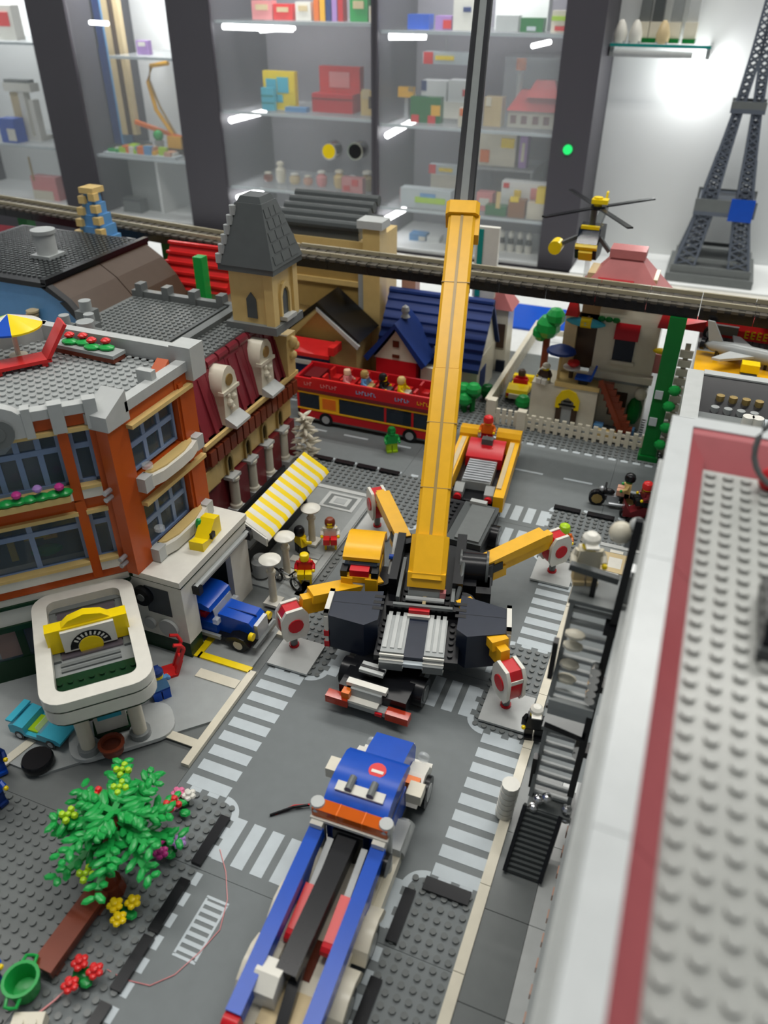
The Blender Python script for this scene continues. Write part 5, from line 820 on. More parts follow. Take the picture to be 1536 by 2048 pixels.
# ================================================================ elevated railway on green posts
def track(label, p0, p1, z):
    d = Vector((p1[0]-p0[0],p1[1]-p0[1],0)); Ln = d.length; a = math.atan2(d.y,d.x)
    t = thing('elevated_track', label, 'railway track', (p0[0],p0[1],0), a)
    n = int(round(Ln/8)); s = Ln/n
    for i in range(n):
        x0, x1 = s*i+.04, s*(i+1)-.04
        g = part(t, 'girder', 'black', B(x0,x1,0,1.0,z-1.4,z+.1), B(x0,x1,5.8,6.8,z-1.4,z+.1), B(x0,x1,1.0,5.8,z-.5,z+.1))
        for j in range(4): part(g, 'sleeper', 'sleeper', B(x0+.5+s/4*j,x0+1.5+s/4*j,-.2,7.0,z+.1,z+.5))
        for y in (1.3, 5.1): part(g, 'rail', 'trackrail', B(x0,x1,y,y+.45,z+.5,z+1.1))
        part(g, 'ballast', 'rail', B(x0,x1,.4,6.4,z+.05,z+.35))
    return t
tr1 = track('grey elevated railway track on black girders crossing above the villa and cottage', (-30,92.0), (70,90.8), 26.2)
tr2 = track('grey elevated railway track on black girders passing behind the corner tower', (-118,102.2), (-30.9,92.15), 26.0)
t = thing('track_post', 'broad green post with leafy vine carrying the track before the villa', 'post', (36.6,91.6,0)); part(t, 'shaft', 'dgreen', B(-1.25,1.25,-1,1,0,24.8)); part(t, 'foot', 'dgreen', B(-1.6,1.6,-1.4,1.4,0,.9))
for i, z in enumerate((3.6,6.8,10.6,13.4)): part(t, 'vine_leaf', 'green', SP(1.5+.3*(i%2),-1.5,z,1.0,8,1,.8,.9)); 
for z in (6.6,11.4): part(t, 'white_clip', 'mark', B(-1.0,.2,-1.2,-1,z,z+1.4))
for x, y in ((-60,99),(-100,103.4),(60,94)): zb = 19.8 if x == 60 else 0; solo('track_post', {-60:'hidden green post under the track behind the red cottage',-100:'green post under the far left end of the track',60:'green post on the grey deck under the track beside the red racing car'}[x], 'post', 'dgreen', B(-1.2,1.2,-1.2,1.2,0,24.8-zb), B(-1.6,1.6,-1.6,1.6,0,.8), loc=(x,y,zb))
t = thing('white_lattice', 'white ladder-like trellis beside the broad green post', 'trellis', (38.9,93.2,0))
for i in range(12): part(t, 'rung', 'cream', B(-1.0,1.0,-.3,.3,.8+1.55*i,1.9+1.55*i))
part(t, 'stile', 'cream', B(-.4,.4,.1,.5,0,20))
# helicopter on a clear stand
hc = U(1180,480,y=116); t = thing('helicopter', 'black and yellow toy helicopter with four long rotor blades', 'helicopter', (hc[0],hc[1],0))
z = hc[2]
part(t, 'stand', 'clear', C(0,1.5,0,z-3.0,.5,10), C(0,1.5,0,.5,2.6,16)); part(t, 'body', 'black', PX([(-4,z-1.0),(-3,z-2.6),(2.5,z-3.0),(6,z-1.0),(6,z+1.6),(2,z+2.6),(-2,z+2.4)],-1.9,1.9)); part(t, 'nose_band', 'lemon', PX([(-4.2,z-1.2),(-3.2,z-2.8),(-2.8,z-2.8),(-3.9,z-.8)],-1.2,1.2)); part(t, 'nose_stripe', 'lemon', PX([(-4.4,z-.2),(-3.8,z-.9),(-3.6,z-.3),(-4.0,z+.3)],-1.9,1.9)); part(t, 'windscreen', 'darkglass', PX([(-4.1,z+.3),(-2.1,z+2.5),(-1.8,z+2.2),(-3.7,z+.1)],-1.8,1.8)); part(t, 'roof_band', 'lemon', B(-1.6,1.6,-2.4,-1.4,z+2.4,z+2.9))
part(t, 'tail_boom', 'xgrey', BAR((0,5.5,z+.6),(0,16,z+2.4),1.2,1.2)); part(t, 'tail_fin', 'lemon', PX([(14.5,z+2),(16.6,z+2),(17,z+5),(15.8,z+5)],-.2,.2)); part(t, 'stub_wing', 'xgrey', BAR((-1.8,-1,z+.8),(-5.0,-1.5,z-.8),1.0,.6)); part(t, 'pod', 'lemon', CY(-3.2,-.2,-5.6,z-1.2,1.2,14)); part(t, 'stub_wing', 'xgrey', BAR((1.8,-1,z+.8),(3.8,-1,z-1.4),1.0,.6)); part(t, 'mast', 'xgrey', C(0,0,z+2.6,z+6.2,.6,10)); hub = part(t, 'hub', 'black', C(.6,0,z+5.4,z+6.0,1.4,12)); part(t, 'hub_cap', 'lemon', B(-.6,2.2,-1.0,1.0,z+6.4,z+7.1), C(.4,0,z+6,z+7.4,.8,10))
for u, v in ((1120,362),(1308,394),(1292,472),(1088,430)):
    q = U(u,v,z=z+6.0); dx, dy = q[0]-hc[0]-.6, q[1]-hc[1]; L_ = math.hypot(dx,dy); f_ = min(1, 14/L_)
    part(hub, 'rotor_blade', 'black', BAR((.6,0,z+5.7),(.6+dx*f_,dy*f_,z+5.7),1.0,.25))
# lattice tower on the far counter
cx, cy = 41.2, 202.0
t = thing('lattice_tower', 'tall dark grey iron lattice tower model on a stepped base', 'tower model', (cx,cy,0))
part(t, 'base', 'dgrey', B(-11,11,-11,11,-.0,2.2)); part(t, 'base_step', 'dgrey', B(-10,10,-10,10,2.2,4.2))
prof = [(4.2,9.2,5.0),(10,7.8,4.3),(16.5,6.4,3.7),(21,6.0,3.6),(30,4.6,2.7),(40,3.2,2.0),(52,2.2,2.2),(64,1.6,1.6),(80,1.0,1.0),(96,.6,.6)]
for sx in (-1,1):
    for sy in (-1,1):
        bars = []
        for i in range(len(prof)-1):
            (z0,h0,w0),(z1,h1,w1) = prof[i],prof[i+1]; n = max(2,int((z1-z0)/1.5))
            def cr(f): 
                h = h0+(h1-h0)*f; wd = w0+(w1-w0)*f; zz = z0+(z1-z0)*f
                return [(sx*h,sy*h,zz),(sx*(h-wd),sy*h,zz),(sx*(h-wd),sy*(h-wd),zz),(sx*h,sy*(h-wd),zz)]
            for s in range(n):
                A, Bq = cr(s/n), cr((s+1)/n)
                for e in range(4): bars += [BAR(A[e],Bq[e],.5,.5), BAR(A[e],Bq[(e+1)%4],.34,.34), BAR(A[(e+1)%4],Bq[e],.34,.34)]
        part(t, 'lattice_leg', 'steel', *bars, kind='stuff')
for z0, z1, h in ((16.6,20.6,7.4),(40,42.6,4.0)): dk = part(t, 'deck', 'steel', B(-h,h,-h,h,z0,z0+1.0), B(-h+.6,h-.6,-h+.6,h-.6,z0+1,z1-.5)); part(dk, 'deck_rail', 'dgrey', B(-h,h,-h,-h+.4,z0+1.0,z1)); part(dk, 'deck_rail', 'dgrey', B(-h,h,h-.4,h,z0+1.0,z1))
part(t, 'blue_panel', 'blue', B(1.2,6.9,-7.7,-7.45,15.8,21.2)); part(t, 'arch_beam', 'dgrey', B(-6,6,-9,-8.4,5.2,6.2)); part(t, 'arch_beam', 'dgrey', B(-6,6,8.4,9,5.2,6.2))
# ================================================================ glass display cabinets along the back
YF, YB = 195.0, 226.0
t = thing('side_counter', 'white counter under the lattice tower against the white wall', 'counter'); part(t, 'top', 'wallwhite', B(5.2,120,188.6,215.9,-3,-.0)); part(t, 'front', 'wallwhite', B(5.2,120,190,192,-100,-3)); part(t, 'end', 'wallwhite', B(118,120,192,215.9,-100,-3))
def bay_fill(x0, x1, pw):  # unseen fill lights added to brighten the cabinet bays and back panels
    l = bpy.data.lights.new('cabinet_lamp', 'AREA'); l.shape = 'RECTANGLE'; l.size = (x1-x0)*.8*S; l.size_y = 3*S; l.energy = pw
    o = bpy.data.objects.new('cabinet_lamp', l); COL.objects.link(o); o.location = ((x0+x1)/2*S,201*S,82*S); o.rotation_euler = (.35,0,0)
for a, b_, pw in ((-225,-175,2.6),(-154,-122,2.6),(-103,-58,1.5),(-53,-8,1.5)): bay_fill(a, b_, pw)
def cabinet(label, x0, x1, back, col0, col1, shelves, doors=1, z1=84):
    t = thing('display_cabinet', label, 'cabinet', (0,0,0))
    part(t, 'plinth', 'darkpanel', B(x0,x1,YF-1,YB,-100,-1.2)); part(t, 'back_panel', back, B(x0,x1,YB-.8,YB,-1.2,z1)); part(t, 'bottom_board', 'wallwhite', B(x0,x1,YF-1,YB-.8,-1.2,-.4)); part(t, 'top_board', 'darkpanel', B(x0,x1,YF-1,YB,z1,z1+3))
    for a, b_ in (col0, col1):
        if b_ > a: part(t, 'upright', 'darkpanel', B(a,b_,YF-1.5,YB-.8,-1.2,z1))
    a, b_ = col0[1], col1[0]
    for z in shelves: s_ = part(t, 'glass_shelf', 'clear', B(a,b_,YF+1,YB-1,z-.7,z)); part(s_, 'shelf_edge', 'mark', B(a,b_,YF+.8,YF+1.05,z-.75,z+.02))
    n = doors
    for i in range(n): part(t, 'glass_door', 'cabinet_glass', B(a+(b_-a)*i/n+.1,a+(b_-a)*(i+1)/n-.1,YF-.6,YF-.3,-.4,z1))
    return t
ca = cabinet('glass cabinet with white back panel at the far left, beside the model crane', -230, -156.3, 'wallwhite', (-230,-229), (-171.2,-156.3), (19.0,49.7))
cb_ = cabinet('glass cabinet with white back panel holding the yellow model crane', -156.2, -105.6, 'wallwhite', (-156.2,-156.2), (-120.0,-105.6), (18.2,))
s_ = part(cb_, 'glass_shelf', 'clear', B(-144.6,-120,YF+1,YB-1,46.3,47)); part(s_, 'shelf_edge', 'mark', B(-144.6,-120,YF+.8,YF+1.05,46.25,47.02))
cc = cabinet('glass cabinet with dark back and two chrome door knobs', -105.5, -55.1, 'backpanel', (-105.5,-105.4), (-56.0,-55.1), (12.4,33.8,57.0), 1)
cd = cabinet('glass cabinet with dark back holding the little red-roofed house', -55, 5.0, 'backpanel', (-55.0,-54.2), (-4.8,5.0), (10.6,33.0,55.6), 1)
rz_ = part(cd, 'glass_riser', 'clear', B(-29,-11.5,207,YB-1,20.9,21.6)); part(rz_, 'riser_leg', 'clear', B(-28.8,-28.2,207,YB-1,10.6,20.9)); part(rz_, 'riser_leg', 'clear', B(-12.3,-11.7,207,YB-1,10.6,20.9))
for u, m in ((670,'gold'),(722,'black')):
    q = U(u,298,y=YF-.7); k_ = part(cc, 'door_knob', 'chrome', CY(YF-5,YF-.6,q[0],q[2],2.4,18)); part(k_, 'knob_face', 'lemon' if m == 'gold' else 'black', CY(YF-5.2,YF-5,q[0],q[2],1.95,18))  # yellow and black reflections in the chrome, painted as coloured discs
part(cd, 'status_light', 'screen', CY(YF-2.2,YF-1.4,U(1138,297,y=YF)[0],U(1138,297,y=YF)[2],1.2,14))
# LED tubes under the shelves; cb_ gets a lamp reflection built as a glowing tube
def tube_glow(par, p, q, r=.75):
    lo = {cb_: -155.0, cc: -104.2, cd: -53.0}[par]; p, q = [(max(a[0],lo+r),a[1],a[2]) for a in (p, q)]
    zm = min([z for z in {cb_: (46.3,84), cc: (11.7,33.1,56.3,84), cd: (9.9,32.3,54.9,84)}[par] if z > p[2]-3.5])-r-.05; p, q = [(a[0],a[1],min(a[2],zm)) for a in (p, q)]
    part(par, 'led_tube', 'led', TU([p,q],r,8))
tube_glow(cc, U(446,53,y=YF+2), U(585,58,y=YF+2)); tube_glow(cc, U(520,62,y=YF+14), U(590,56,y=YF+16), .5); tube_glow(cd, U(770,72,y=YF+2), U(852,70,y=YF+7), .8)
tube_glow(cc, U(452,240,y=YF+1), U(508,222,y=YF+22), .9); tube_glow(cd, U(762,270,y=YF+1), U(830,240,y=YF+24), .9); tube_glow(cc, U(474,395,y=YF+1), U(510,380,y=YF+16), .9); tube_glow(cd, U(760,436,y=YF+1), U(795,417,y=YF+16), .9); tube_glow(cb_, U(180,45,y=YF+2), U(216,47,y=YF+2), .6); tube_glow(cd, U(1065,92,y=YF+2), U(1100,84,y=YF+8), .6)
HT = {}
def box_on(name, label, cat, u0, u1, vt, vb, y, m, depth=5, extra=()):
    a = U(u0,vb,y=y); b_ = U(u1,vb,y=y); c = U((u0+u1)/2,vt,y=y); zb = min(a[2],b_[2])
    t = thing(name, label, cat, ((a[0]+b_[0])/2,y,zb)); HT[t.name] = c[2]-zb; w_ = (b_[0]-a[0])/2; h = c[2]-zb
    part(t, 'body', m, B(-w_,w_,0,depth,0,h))
    for nm, mm, fx0, fx1, fz0, fz1 in extra: part(t, nm, mm, B(-w_+2*w_*fx0,-w_+2*w_*fx1,-.25,.05,h*fz0,h*fz1))
    return t
def snap(t, z): t.location.z = z*S
SH = 33.8
t = box_on('yellow_board', 'yellow board with turquoise brick letters on the cabinet shelf', 'sign board', 530,592,140,215,204,'lemon',2,(('turquoise_letter','cyan',.1,.42,.3,.8),('turquoise_letter','cyan',.45,.8,.45,.85),('turquoise_letter','cyan',.3,.6,.2,.4))); snap(t,SH)
t = box_on('turquoise_block', 'turquoise brick figure leaning before the yellow board', 'toy block', 524,548,165,210,201,'cyan',1.6,(('groove','teal',0,1,.3,.36),('groove','teal',0,1,.62,.68))); snap(t,SH)
t = box_on('red_case', 'low red case lying in front below the upright red case', 'case', 625,705,190,225,204,'red',8,(('lid_line','dark_red',0,1,.7,.76),)); snap(t,SH); ztop = SH+HT[t.name]
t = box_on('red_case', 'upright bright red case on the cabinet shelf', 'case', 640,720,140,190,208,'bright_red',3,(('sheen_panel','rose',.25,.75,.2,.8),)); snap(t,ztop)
t = box_on('blue_tile', 'flat blue tile beside the yellow board', 'tile', 570,612,212,220,201,'azure',2.6); snap(t,SH)
t = box_on('tan_figure', 'tan animal figure beside the red cases', 'toy animal', 722,748,185,232,203,'tan',3,(('head','sand',.1,.7,.7,1.1),('dark_mane','walnut',.6,1,.3,.8))); snap(t,SH)
for i, m in enumerate(('bright_orange','yellow','dblue','lilac','red')): t = box_on('rainbow_bar', '%s upright bar in the rainbow row on the top shelf' % ('orange','yellow','dark blue','lilac','red')[i], 'toy bar', 628+12*i,638+12*i,-20,40,204,m,3); snap(t,57.0)
for i, (u0,u1,vt,vb,m,lb) in enumerate(((505,545,0,38,'rose','pink toy blocks'),(548,585,8,40,'bright_red','red toy car'),(592,622,5,42,'white','white toy vase'),(700,735,-10,42,'green','green toy plant'),(738,756,10,42,'cream','cream toy figure'))): t = box_on('shelf_toy', lb+' on the top shelf of the dark cabinet with knobs', 'toy', u0,u1,vt,vb,204,m,3,(('face','sand',.2,.8,.5,.8),)); snap(t,57.0)
# teacups and vases row
for i, (u, vt, r, m, lb) in enumerate(((565,322,1.6,'cream','tall cream vase'),(592,345,1.7,'sand','round sand-coloured jar'),(618,350,1.5,'flesh','flesh-coloured jar'),(645,340,1.7,'rose','rosy striped jar'),(680,338,1.8,'tan','tan round jar'),(705,350,1.6,'white','white cup'),(540,365,1.5,'reddish','small reddish pot'),(735,340,2.0,'khaki','khaki tub'))):
    q = U(u,398,y=206); t = thing('shelf_jar', lb+' on the lowest shelf of the cabinet with knobs', 'jar', (q[0],206,12.4)); h = max(3,U(u,vt,y=206)[2]-12.4); part(t, 'body', m, LA([(r*.7,0),(r,h*.2),(r,h*.6),(r*.5,h*.75),(r*.6,h*.82)])); part(t, 'lid', 'white' if i%2 else 'cream', LA([(r*.8,0),(r*.7,h*.12),(.2,h*.18)],0,0,h*.82))
t = box_on('pink_basket', 'pink and white chequered basket on the lowest shelf of the cabinet with knobs', 'basket', 684,725,375,405,199.5,'rose',2.6,(('check','bright_red',.1,.4,.2,.5),('check','bright_red',.5,.8,.5,.9))); snap(t,12.4)
# right cabinet goods
TOP = {}
LOWC = 'small white carton under the printed carton'
HANG = {'long white sign with a red disc hanging in the right cabinet': 54.9, 'yellow toy fish on a clear stand on the second shelf': 33.0}
ROW = {'large white carton lying across the top shelf': (210,5,55.6), 'white carton with dark blue corner on the second shelf': (213,5,LOWC), 'white carton with small red print on the second shelf': (213,5,LOWC), LOWC: (213,6,33.0), 'yellow toy fish on a clear stand on the second shelf': (207,2,38.6), 'dark green wreath with red baubles on the second shelf': (202,3,33.0), 'cream toy figure with orange hat on the second shelf': (199,3,33.0),
 'cream carton with yellow and orange pictures under the red-roofed house': (210,4,21.6), 'narrow lilac carton standing under the red-roofed house': (210,4,21.6), 'white carton with yellow lamp picture on the third shelf': (202.4,4,10.6), 'pink carton beside the yellow lamp carton': (202.4,4,10.6), 'pale carton under the short sign': (210,5,10.6), 'short white sign with a red end on the third shelf': (211,3,'pale carton under the short sign'),
 'bright yellow cube on the third shelf': (198,3,'cream block beside the brown block'), 'brown block on the third shelf': (198,3.4,10.6), 'cream block beside the brown block': (198,3.4,10.6), 'green mat with small tan animals on the third shelf': (198,3.4,10.6), 'white and lime toy boat on the third shelf': (198,4,10.6), 'red and orange toy parrot on the third shelf': (204,2.4,10.6), 'lime toy frog beside the parrot': (204,2.4,10.6), 'yellow toy chick beside the pale carton': (204,2.4,10.6)}
for (u0,u1,vt,vb,m,z,nm,lb,cat,ex) in (
 (815,858,15,45,'blue',55.6,'blue_box','dark blue rounded box on the top shelf','box',()),(870,902,32,60,'lilac',55.6,'toy_plane','lilac and red toy plane on the top shelf','toy plane',(('red_side','bright_red',.5,1,.1,.7),)),(905,955,0,62,'white',55.6,'white_carton','plain white carton on the top shelf behind the black boom','carton',(('print','dblue',.4,.7,.6,.75),)),
 (990,1095,-30,38,'wallwhite',57,'large_carton','large white carton lying across the top shelf','carton',(('print','dark_red',.1,.5,.2,.3),)),(990,1035,30,62,'lgrey',55.6,'grey_carton','pale grey flat carton under the large white carton','carton',()),(1040,1085,32,60,'dgreen',55.6,'green_toy','dark green toy car on the top shelf','toy car',(('window','mark',.3,.7,.1,.4),)),(1100,1140,28,72,'cream',55.6,'burger_toy','toy burger with green and red layers on the top shelf','toy food',(('lettuce','lime',0,1,.55,.75),('tomato','bright_red',.2,1,.1,.3))),
 (845,950,108,130,'mark',47.6,'shop_sign','long white sign with a red disc hanging in the right cabinet','sign',(('red_disc','bright_red',.02,.2,0,1),('yellow_bar','lemon',.25,.6,.35,.7))),(843,952,186,216,'white',33,'white_carton','small white carton under the printed carton','carton',()),(896,955,142,185,'wallwhite',37.6,'white_carton','white carton with small red print on the second shelf','carton',(('print','bright_red',.5,.7,.3,.6),)),(843,893,140,180,'wallwhite',37.6,'white_carton','white carton with dark blue corner on the second shelf','carton',(('corner','dblue',0,.2,.5,1),)),(796,826,158,178,'yellow',39,'yellow_fish','yellow toy fish on a clear stand on the second shelf','toy fish',(('fin','khaki',.7,1,.6,1.1),)),(820,880,185,235,'dgreen',33,'wreath','dark green wreath with red baubles on the second shelf','wreath',(('bauble','bright_red',.05,.3,0,.3),('bauble','bright_red',.6,.85,0,.3),('ribbon','yellow',.7,1,.3,.7))),(915,945,222,258,'cream',33,'santa_toy','cream toy figure with orange hat on the second shelf','toy figure',(('hat','bright_orange',.1,.9,.6,1),)),(965,1000,205,262,'sand',33,'dog_toy','sand-coloured toy dog beside the red-roofed house','toy animal',(('ear','cream',.1,.4,.7,1),)),
 (955,1028,278,338,'cream',14,'set_carton','cream carton with yellow and orange pictures under the red-roofed house','carton',(('picture','lemon',.6,.95,.6,.9),('picture','bright_orange',.05,.3,.1,.5))),(1035,1050,280,342,'lilac',14,'tall_carton','narrow lilac carton standing under the red-roofed house','carton',(('print','cream',.3,.7,.2,.8),)),(1000,1095,352,412,'wallwhite',15,'set_carton','white carton with yellow lamp picture on the third shelf','carton',(('picture','lemon',.28,.42,.4,.75),('picture','rose',.62,.85,.5,.85),('red_mark','bright_red',.04,.16,.8,.95),('picture','flesh',.55,.95,.08,.35))),(953,985,360,395,'rose',14,'pink_carton','pink carton beside the yellow lamp carton','carton',(('print','white',.2,.8,.3,.7),)),(860,930,352,400,'shelfitem',11,'grey_carton','pale carton under the short sign','carton',(('print','dgrey',.3,.8,.3,.4),)),(858,925,330,345,'mark',21,'shop_sign','short white sign with a red end on the third shelf','sign',(('red_end','bright_red',.0,.2,0,1),('yellow_bar','lemon',.3,.7,.3,.7))),(1013,1046,415,448,'wood',11,'brown_block','brown block on the third shelf','block',(('yellow_top','lemon',.1,.6,.9,1.2),)),(1050,1086,425,455,'cream',11,'cream_block','cream block beside the brown block','block',()),(1068,1090,405,435,'lemon',11,'yellow_cube','bright yellow cube on the third shelf','cube',()),(968,1010,428,445,'dgreen',11,'green_mat','green mat with small tan animals on the third shelf','mat',(('tan_animal','tan',.5,.7,.8,2.5),)),(800,900,392,425,'mark',10.6,'toy_boat','white and lime toy boat on the third shelf','toy boat',(('green_line','lime',.3,.9,.3,.6),('blue_line','azure',.4,.7,.6,.8))),(800,825,370,395,'bright_red',12,'parrot_toy','red and orange toy parrot on the third shelf','toy animal',(('wing','bright_orange',.3,.8,.1,.5),)),(830,844,372,392,'lime',12.5,'frog_toy','lime toy frog beside the parrot','toy animal',()),(862,880,372,400,'lemon',12.5,'chick_toy','yellow toy chick beside the pale carton','toy animal',()),
 (818,850,480,492,'azure',-.4,'blue_shoe','pale blue toy shoe on the cabinet floor','toy shoe',(('toe','white',.6,1,.1,.7),)),(853,878,484,494,'wallwhite',-.4,'white_shoe','white toy shoe on the cabinet floor','toy shoe',())):
    yy, dp, base = ROW.get(lb, (203,4,z)); t = box_on(nm, lb, cat, u0,u1,vt,vb,yy,m,dp,ex); base = base if not isinstance(base, str) else TOP[base]; snap(t,base); TOP[lb] = base+HT[t.name]
    if lb in HANG: zt = HANG[lb]; h_ = HT[t.name]; part(t, 'hanger', 'grey', B(-1.6,-1.4,dp/2-.1,dp/2+.1,min(h_,zt-base),max(h_,zt-base))) if zt > base else part(t, 'stand', 'clear', B(-.4,.4,dp/2-.4,dp/2+.4,zt-base,0))
for i in range(4): q = U(1002+18*i,500,y=203); t = thing('skittle', 'black and white toy skittle on the cabinet floor', 'skittle', (q[0],203,-.4), group='skittles in a row on the cabinet floor'); part(t, 'body', 'white', LA([(1.0,0),(1.2,1.5),(.7,4),(.9,5.2),(.4,6)])); part(t, 'band', 'black', C(0,0,2.4,4.0,1.06,12,.85))
t = thing('toy_house', 'white toy house with big red roof and red tower on the second cabinet shelf', 'toy house', (U(1060,262,y=204)[0],204,33.0)); 
part(t, 'wall', 'cream', B(-6.6,6.6,0,8,0,4.2)); part(t, 'roof', 'bright_red', PR([(-7,-.6),(7,-.6),(7,8.6),(-7,8.6)],4.2,9.0,[(-4,2.5),(6,2.5),(6,6),(-4,6)])); part(t, 'roof', 'bright_red', PR([(-2,-.8),(7,-.8),(7,6),(-2,6)],7.6,11.6,[(0,1.5),(5,1.5),(5,4),(0,4)])); part(t, 'chimney_lamp', 'bright_orange', C(-5,4,13.6,16.4,1.4,12)); part(t, 'lamp_post', 'lgrey', C(-5,4,6,13.6,.8,10))
for x in (-5,-2,1.2,4.2): part(t, 'window', 'dark_red', B(x-.8,x+.8,-.15,.05,1.0,3.0))
t = thing('clear_case', 'clear acrylic case over the red-roofed toy house', 'case', (U(1060,262,y=204)[0],203,33.0)); part(t, 'front', 'cabinet_glass', B(-8.2,8.2,-.6,-.4,0,17)); part(t, 'lid', 'cabinet_glass', B(-8.2,8.2,-.4,11,16.8,17))
# left cabinet goods
t = thing('model_tower', 'tall dark blue and tan model mast in the white-backed cabinet', 'tower model', (-150.4,205,18.2)); part(t, 'blue_body', 'dblue', B(-5.2,-1.6,0,6,0,30), B(-4.8,-2.2,0,5,30,64)); part(t, 'tan_mast', 'sand', B(-1.4,1.0,0,3,5,64)); part(t, 'dark_mast', 'walnut', B(1.0,2.0,0,3,5,64)); part(t, 'tan_mast', 'sand', B(2.2,4.0,1,3,5,64)); part(t, 'blue_pane', 'azure', B(-1.9,-1.5,-.3,5,2,64)); part(t, 'foot', 'xgrey', B(-5.3,5,-1,7,0,2.0))
t = thing('model_crane', 'yellow model crane with bent jib in the white-backed cabinet', 'crane model', (U(350,285,y=204)[0],204,18.2)); part(t, 'base', 'walnut', B(-4,4,0,5,0,2)); part(t, 'cab', 'yellow', B(-3.4,2.0,.5,4,2,5.6)); part(t, 'jib', 'yellow', TU([(-1,2,5),(-7,2,13),(-8.6,2,21),(-6.6,2,25.6),(0,2,26.6)],.7,8)); part(t, 'stay', 'khaki', TU([(0,2,5),(-5.4,2,14),(-8.2,2,22)],.35,6)); part(t, 'counter_arm', 'bright_orange', BAR((2,2,5),(-16,2,9),1.2,1.2))
t = thing('model_diorama', 'long low diorama of tiny coloured bricks under the model crane', 'diorama', (U(275,312,y=199)[0],199,18.2)); part(t, 'board', 'mark', B(-12,16,-2,3,0,.7)); R = random.Random(5)
for i in range(34): x = R.uniform(-10.4,14.4); m = R.choice(('yellow','tan','lime','white','azure','flesh','cream','green','bright_orange')); w_ = R.uniform(.5,1.4); part(t, 'brick', m, B(x-w_,x+w_,-1.6+R.uniform(0,2),.8+R.uniform(0,2),.7,.7+R.uniform(.5,2.6)))
t = thing('green_ball_plant', 'round green plant before the model crane', 'plant', (U(318,270,y=204)[0],203.6,18.2)); part(t, 'ball', 'green', SP(0,0,5.8,1.7,10)); part(t, 'pot', 'grey', C(0,0,0,4.4,1.4,12))
t = thing('white_column_model', 'white columned facade model on the left cabinet shelf', 'facade model', (U(62,285,y=204)[0],204,19.0)); part(t, 'base', 'white', B(-8,5,0,6,0,1.5)); part(t, 'column', 'white', B(-1,1.4,0,3,1.5,16)); part(t, 'column', 'white', B(3,5,0,3,1.5,13)); part(t, 'panel', 'sand', B(-5.6,-1.4,1,3,1.5,15)); part(t, 'entablature', 'white', B(-6.4,5.4,-.4,4,15.4,18)); part(t, 'dark_roof', 'dgrey', B(-6,4,0,3.6,18,19))
t = box_on('blue_toy', 'bright blue toy vehicle beside the white facade model', 'toy vehicle', 0,30,215,262,197.6,'blue',5,(('white_front','white',.5,1,.1,.6),)); snap(t,19.0)
t = box_on('pink_toy', 'pink toy ship on the left cabinet floor', 'toy ship', 70,118,352,395,202,'rose',4,(('mast','gold',.1,.16,.8,1.8),('hull','cream',0,.8,0,.4))); snap(t,-.4)
t = box_on('dark_tub', 'dark grey tub on the cabinet floor by the white back panel', 'tub', 248,282,395,420,198.6,'dgrey',4,(('rim','xgrey',0,1,.85,1),)); snap(t,-.4)
t = box_on('red_model', 'red and white model on the upper left cabinet shelf', 'model', 0,34,10,80,202,'white',4,(('red_side','bright_red',0,.8,.4,.8),)); snap(t,49.7)
t = box_on('small_robot', 'tiny pale robot on the upper shelf of the white-backed cabinet', 'toy robot', 275,298,80,108,203,'lilac',2,(('face','white',.2,.8,.6,.9),)); snap(t,47)
part(cb_, 'grey_divider', 'platform', B(-150,-137.5,YF+8,YB-1,-.4,18)); part(cb_, 'white_divider', 'wallwhite', B(-137.5,-136.5,YF+6,YB-1,-.4,18))
# wall shelf on the white wall with model towers
q0, q1 = U(1215,82,y=209), U(1440,98,y=209)
t = thing('wall_shelf', 'glass wall shelf with a white tube lamp beneath on the white wall', 'shelf'); zs = 60.6
q0 = (5.4,205,U(1215,85,y=205)[2]); q1 = U(1425,85,y=205); zs = q0[2]
part(t, 'board', 'clear', B(q0[0],q1[0],203.5,215.9,zs-.7,zs)); part(t, 'edge', 'teal', B(q0[0],q1[0],203.3,203.5,zs-.7,zs)); part(t, 'tube_lamp', 'lgrey', CX(q0[0]+1,q1[0]-4,204.4,zs-2.2,.8,10)); part(t, 'bracket', 'grey', B(q0[0],q0[0]+1,204.5,215.9,zs-3,zs-.7)); part(t, 'bracket', 'grey', B(q1[0]-1,q1[0],204.5,215.9,zs-3,zs-.7))
for u, h, m, lb in ((1282,30,'dgrey','dark grey spired model tower on the wall shelf'),(1308,34,'xgrey','slim black model tower on the wall shelf'),(1345,40,'platform','grey lattice model tower on the wall shelf'),(1378,26,'lgrey','pale domed model palace on the wall shelf')):
    q = U(u,75,y=209); t = thing('model_tower', lb, 'tower model', (q[0],211.4,zs)); part(t, 'body', m, PR([(-1.4,-1.6),(1.4,-1.6),(1.4,1.6),(-1.4,1.6)],1.0,h,[(-.8,-.6),(.8,-.6),(.8,.6),(-.8,.6)])); part(t, 'base', 'dgreen', B(-1.55,1.55,-2.6,2.6,0,1.0)); part(t, 'hall', 'cream', B(-1.5,1.5,-2.2,2.2,1,4.5))
for u, m, lb in ((1270,'white','small white figure at the foot of the dark spired tower'),(1325,'sand','small sand-coloured block between the model towers'),(1240,'white','small white block at the end of the wall shelf')):
    q = U(u,75,y=206); t = thing('shelf_figure', lb, 'figurine', (q[0],206.2,zs)); part(t, 'body', m, LA([(1.5,0),(1.7,2),(1.0,4.2),(.4,5)])); part(t, 'foot', 'grey', B(-1.5,1.5,-1.2,1.2,0,.4))
